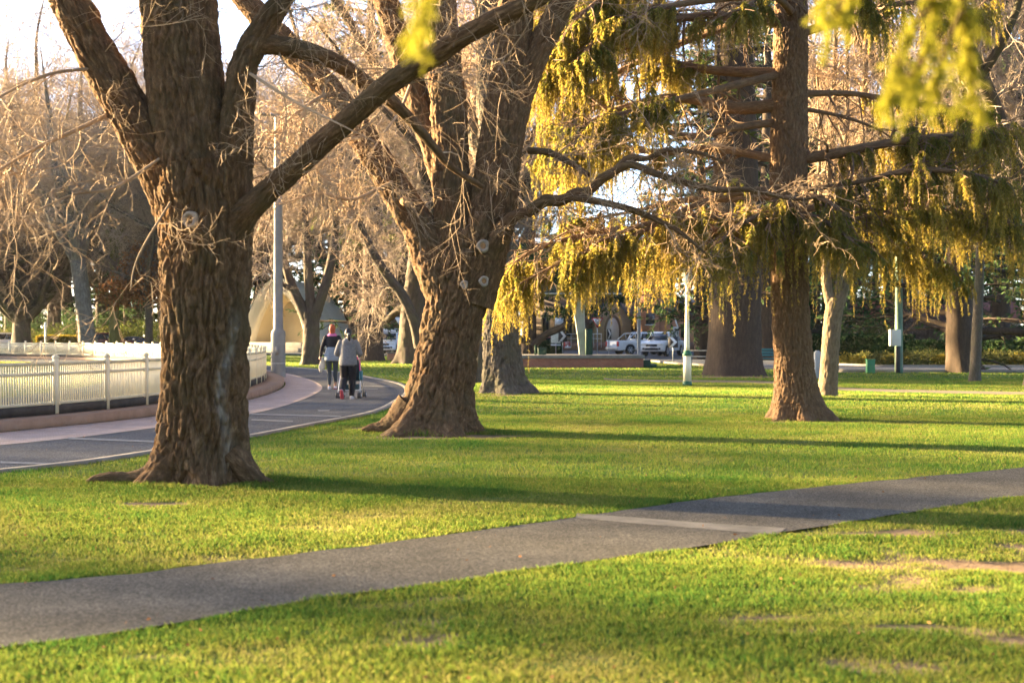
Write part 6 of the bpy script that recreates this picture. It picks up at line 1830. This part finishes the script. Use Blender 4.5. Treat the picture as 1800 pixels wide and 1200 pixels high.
legs = ((-1, (-.10, .03, .50), (-.105, -.24, .19)), (1, (.095, .06, .48), (.085, .0, .085)))
for s_, kn, an in legs:
    cap(b, (s_ * .095, -.01, .86), kn, .10, .065); cap(b, kn, an, .062, .042)
    cap(b, an, (an[0], an[1] + (.10 if s_ > 0 else .03), an[2] - (.045 if s_ > 0 else .10)), .038, .028)
bd = b.build('body', skin_m, pB, voxel=.009, sm=3); eyes(bd, (0, .06, 1.56))
h = MB(); h.ball((0, .035, 1.61), (.090, .108, .105), 16, 10); h.ball((0, -.02, 1.575), (.085, .075, .10), 14, 9); h.ball((.02, -.07, 1.555), (.05, .045, .05), 12, 8); h.tube([(.02, -.09, 1.57), (.035, -.125, 1.53), (.045, -.13, 1.46), (.05, -.11, 1.39)], [.03, .042, .04, .018], 10)
hr = h.build('hair', M('dark_hair', (.012, .010, .009), .45, .3, 24., .005, spec=.4), pB, voxel=.010, sm=2)
MB().ball((.035, -.118, 1.565), (.02, .02, .02), 10, 6).build('hair_tie', M('tie_white', (.6, .6, .62), .6), hr, smooth=True)
hood_m = M('grey_marl', (.135, .135, .14), .9, .15, 20., .004, col2=(.20, .20, .205))
j = MB(); j.loft([(0, -.01, .80, .205, .155), (0, -.01, .84, .222, .17), (0, -.01, .92, .222, .168), (0, -.005, 1.04, .205, .158), (0, .0, 1.18, .20, .152), (0, .01, 1.30, .206, .142), (0, .02, 1.37, .18, .12), (0, .02, 1.42, .115, .095)], 24)
for s_, el, wr_ in arms: cap(j, (s_ * .18, .01, 1.365), el, .076, .064); cap(j, el, np.array(el) * .12 + np.array(wr_) * .88, .063, .046)
j.build('hoodie', hood_m, pB, voxel=.012, sm=3)
j = MB(); j.loft([(0, -.07, 1.25, .05, .03), (0, -.085, 1.30, .12, .055), (0, -.065, 1.37, .145, .085), (0, -.03, 1.43, .125, .095), (0, .0, 1.47, .085, .075)], 20); j.build('hood', hood_m, pB, voxel=.011, sm=3)
for s_, kn, an in legs:
    m_ = MB(); cap(m_, (s_ * .095, -.01, .85), kn, .125, .088); cap(m_, kn, (an[0], an[1], an[2] + .03), .086, .068)
    if s_ < 0: m_.loft([(0, -.01, .80, .16, .14), (0, -.01, .86, .20, .155), (0, -.01, .93, .19, .15)], 20)
    m_.build('trousers', blk, pB, voxel=.013, sm=3)
red_sole = M('sole_coral', (.55, .09, .11), .7, .1, 9.); shoe_g = M('shoe_grey', (.42, .42, .44), .6, .2, 9.)
shoe(pB, legs[0][2], (0, 1), red_sole, shoe_g, 1.05)
shoe(pB, legs[1][2], (0, 1), M('sole_white', ()), shoe_g, 0.)

# --- stroller
st = empty('stroller', (pB.location.x, Yq + .52, 0), 'folding stroller with white frame, pink sides and grey twin wheels', 'stroller', rz=R_(-3))
alu = M('stroller_frame', (.66, .66, .68), .4, .05, 5., metal=.3)
pk = M('stroller_pink', (.50, .06, .16), .8, .15, 8.)
st_b = M('stroller_fabric', (.035, .07, .08), .85, .25, 8.)
for s_ in (-1, 1):
    mb = MB(); mb.tube([(s_ * .21, -.24, 1.035), (s_ * .225, -.16, .98), (s_ * .235, .10, .60), (s_ * .245, .42, .09)], .0125, 8); mb.build('frame_tube', alu, st, smooth=True)
    mb = MB(); mb.tube([(s_ * .235, .06, .64), (s_ * .255, -.16, .30), (s_ * .265, -.27, .09)], .0125, 8); mb.build('rear_strut', alu, st, smooth=True)
    mb = MB(); mb.tube([(s_ * .21, -.30, 1.04), (s_ * .21, -.20, 1.02)], .019, 10); mb.build('grip', trim_b, st, smooth=True)
    for y in (-.29, .44):
        for d_ in (-.028, .028):
            mb = MB(); a = np.arange(18) / 18 * 2 * PI
            rg = [np.stack([np.full(18, s_ * .262 + d_ + q_), y + r_ * np.cos(a), .078 + r_ * np.sin(a)], 1) for q_, r_ in ((-.016, .04), (-.017, .07), (-.01, .078), (.01, .078), (.017, .07), (.016, .04))]
            mb.rings(np.array(rg)); w_ = mb.build('wheel', M('wheel_grey', (.10, .10, .105), .7, .15, 9.), st)
            MB().box((s_ * .262 + d_, y, .078), (.04, .05, .05)).build('hub', alu, w_)
    mb = MB(); mb.prism([(-.10, .52), (.16, .44), (.20, .62), (.0, .92), (-.14, .96)], s_ * .228, s_ * .236, ax='x'); mb.build('side_panel', pk, st)
mb = MB(); mb.tube([(-.255, -.22, .2), (.255, -.22, .2)], .010, 8); mb.tube([(-.24, .36, .19), (.24, .36, .19)], .010, 8); mb.build('crossbar', alu, st, smooth=True)
mb = MB(); mb.prism([(-.06, .92), (-.02, .93), (.12, .46), (.42, .44), (.42, .40), (.08, .41)], -.21, .21, ax='x'); mb.build('seat', st_b, st, bevel=.012)
mb = MB(); rg = []
for t in np.linspace(0, 1, 7):
    a = np.linspace(0, PI, 11); y0 = -.05 + .34 * t; z0 = .90 + .16 * math.sin(t * 2.2)
    rg.append([(.215 * math.cos(u), y0, z0 + .05 * math.sin(u)) for u in a])
r = np.array(rg); m_ = MB(); i = np.arange(6)[:, None] * 11; jx = np.arange(10)[None]
m_.add(r.reshape(-1, 3), np.stack([i + jx, i + jx + 1, i + 11 + jx + 1, i + 11 + jx], -1).reshape(-1, 4))
o = m_.build('canopy', pk, st, smooth=True); o.modifiers.new('so', 'SOLIDIFY').thickness = .012
MB().box((0, -.05, .26), (.38, .34, .15), top=1.12).build('basket', st_b, st, bevel=.02)
MB().box((.27, -.12, .55), (.07, .16, .22)).build('cup_bag', M('bag_teal', (.07, .20, .26), .7, .15, 9.), st, bevel=.015)

# --- someone bending by the blue car, and litter of the lawn
leaf_o = leaf_mat('fallen_leaf', (.12, .06, .03), (.30, .15, .07), .2, scale=3.)
gl_ = np.random.default_rng(61)
n = 260
yy = 6 + 24 * gl_.random(n) ** 1.3; xx = (gl_.random(n) * 2 - 1) * yy * .38
P = np.c_[xx, yy, .016 + .01 * gl_.random(n)]
dd = np.c_[gl_.normal(size=(n, 2)), .12 * gl_.normal(size=n)]
v, f, ti = leaf_tris(P, dd, .018 + .026 * gl_.random(n), .016, gl_)
tag(link('fallen_leaves', raw_mesh('fallen_leaves', v, f, {'tint': ti}), leaf_o), kind='stuff')
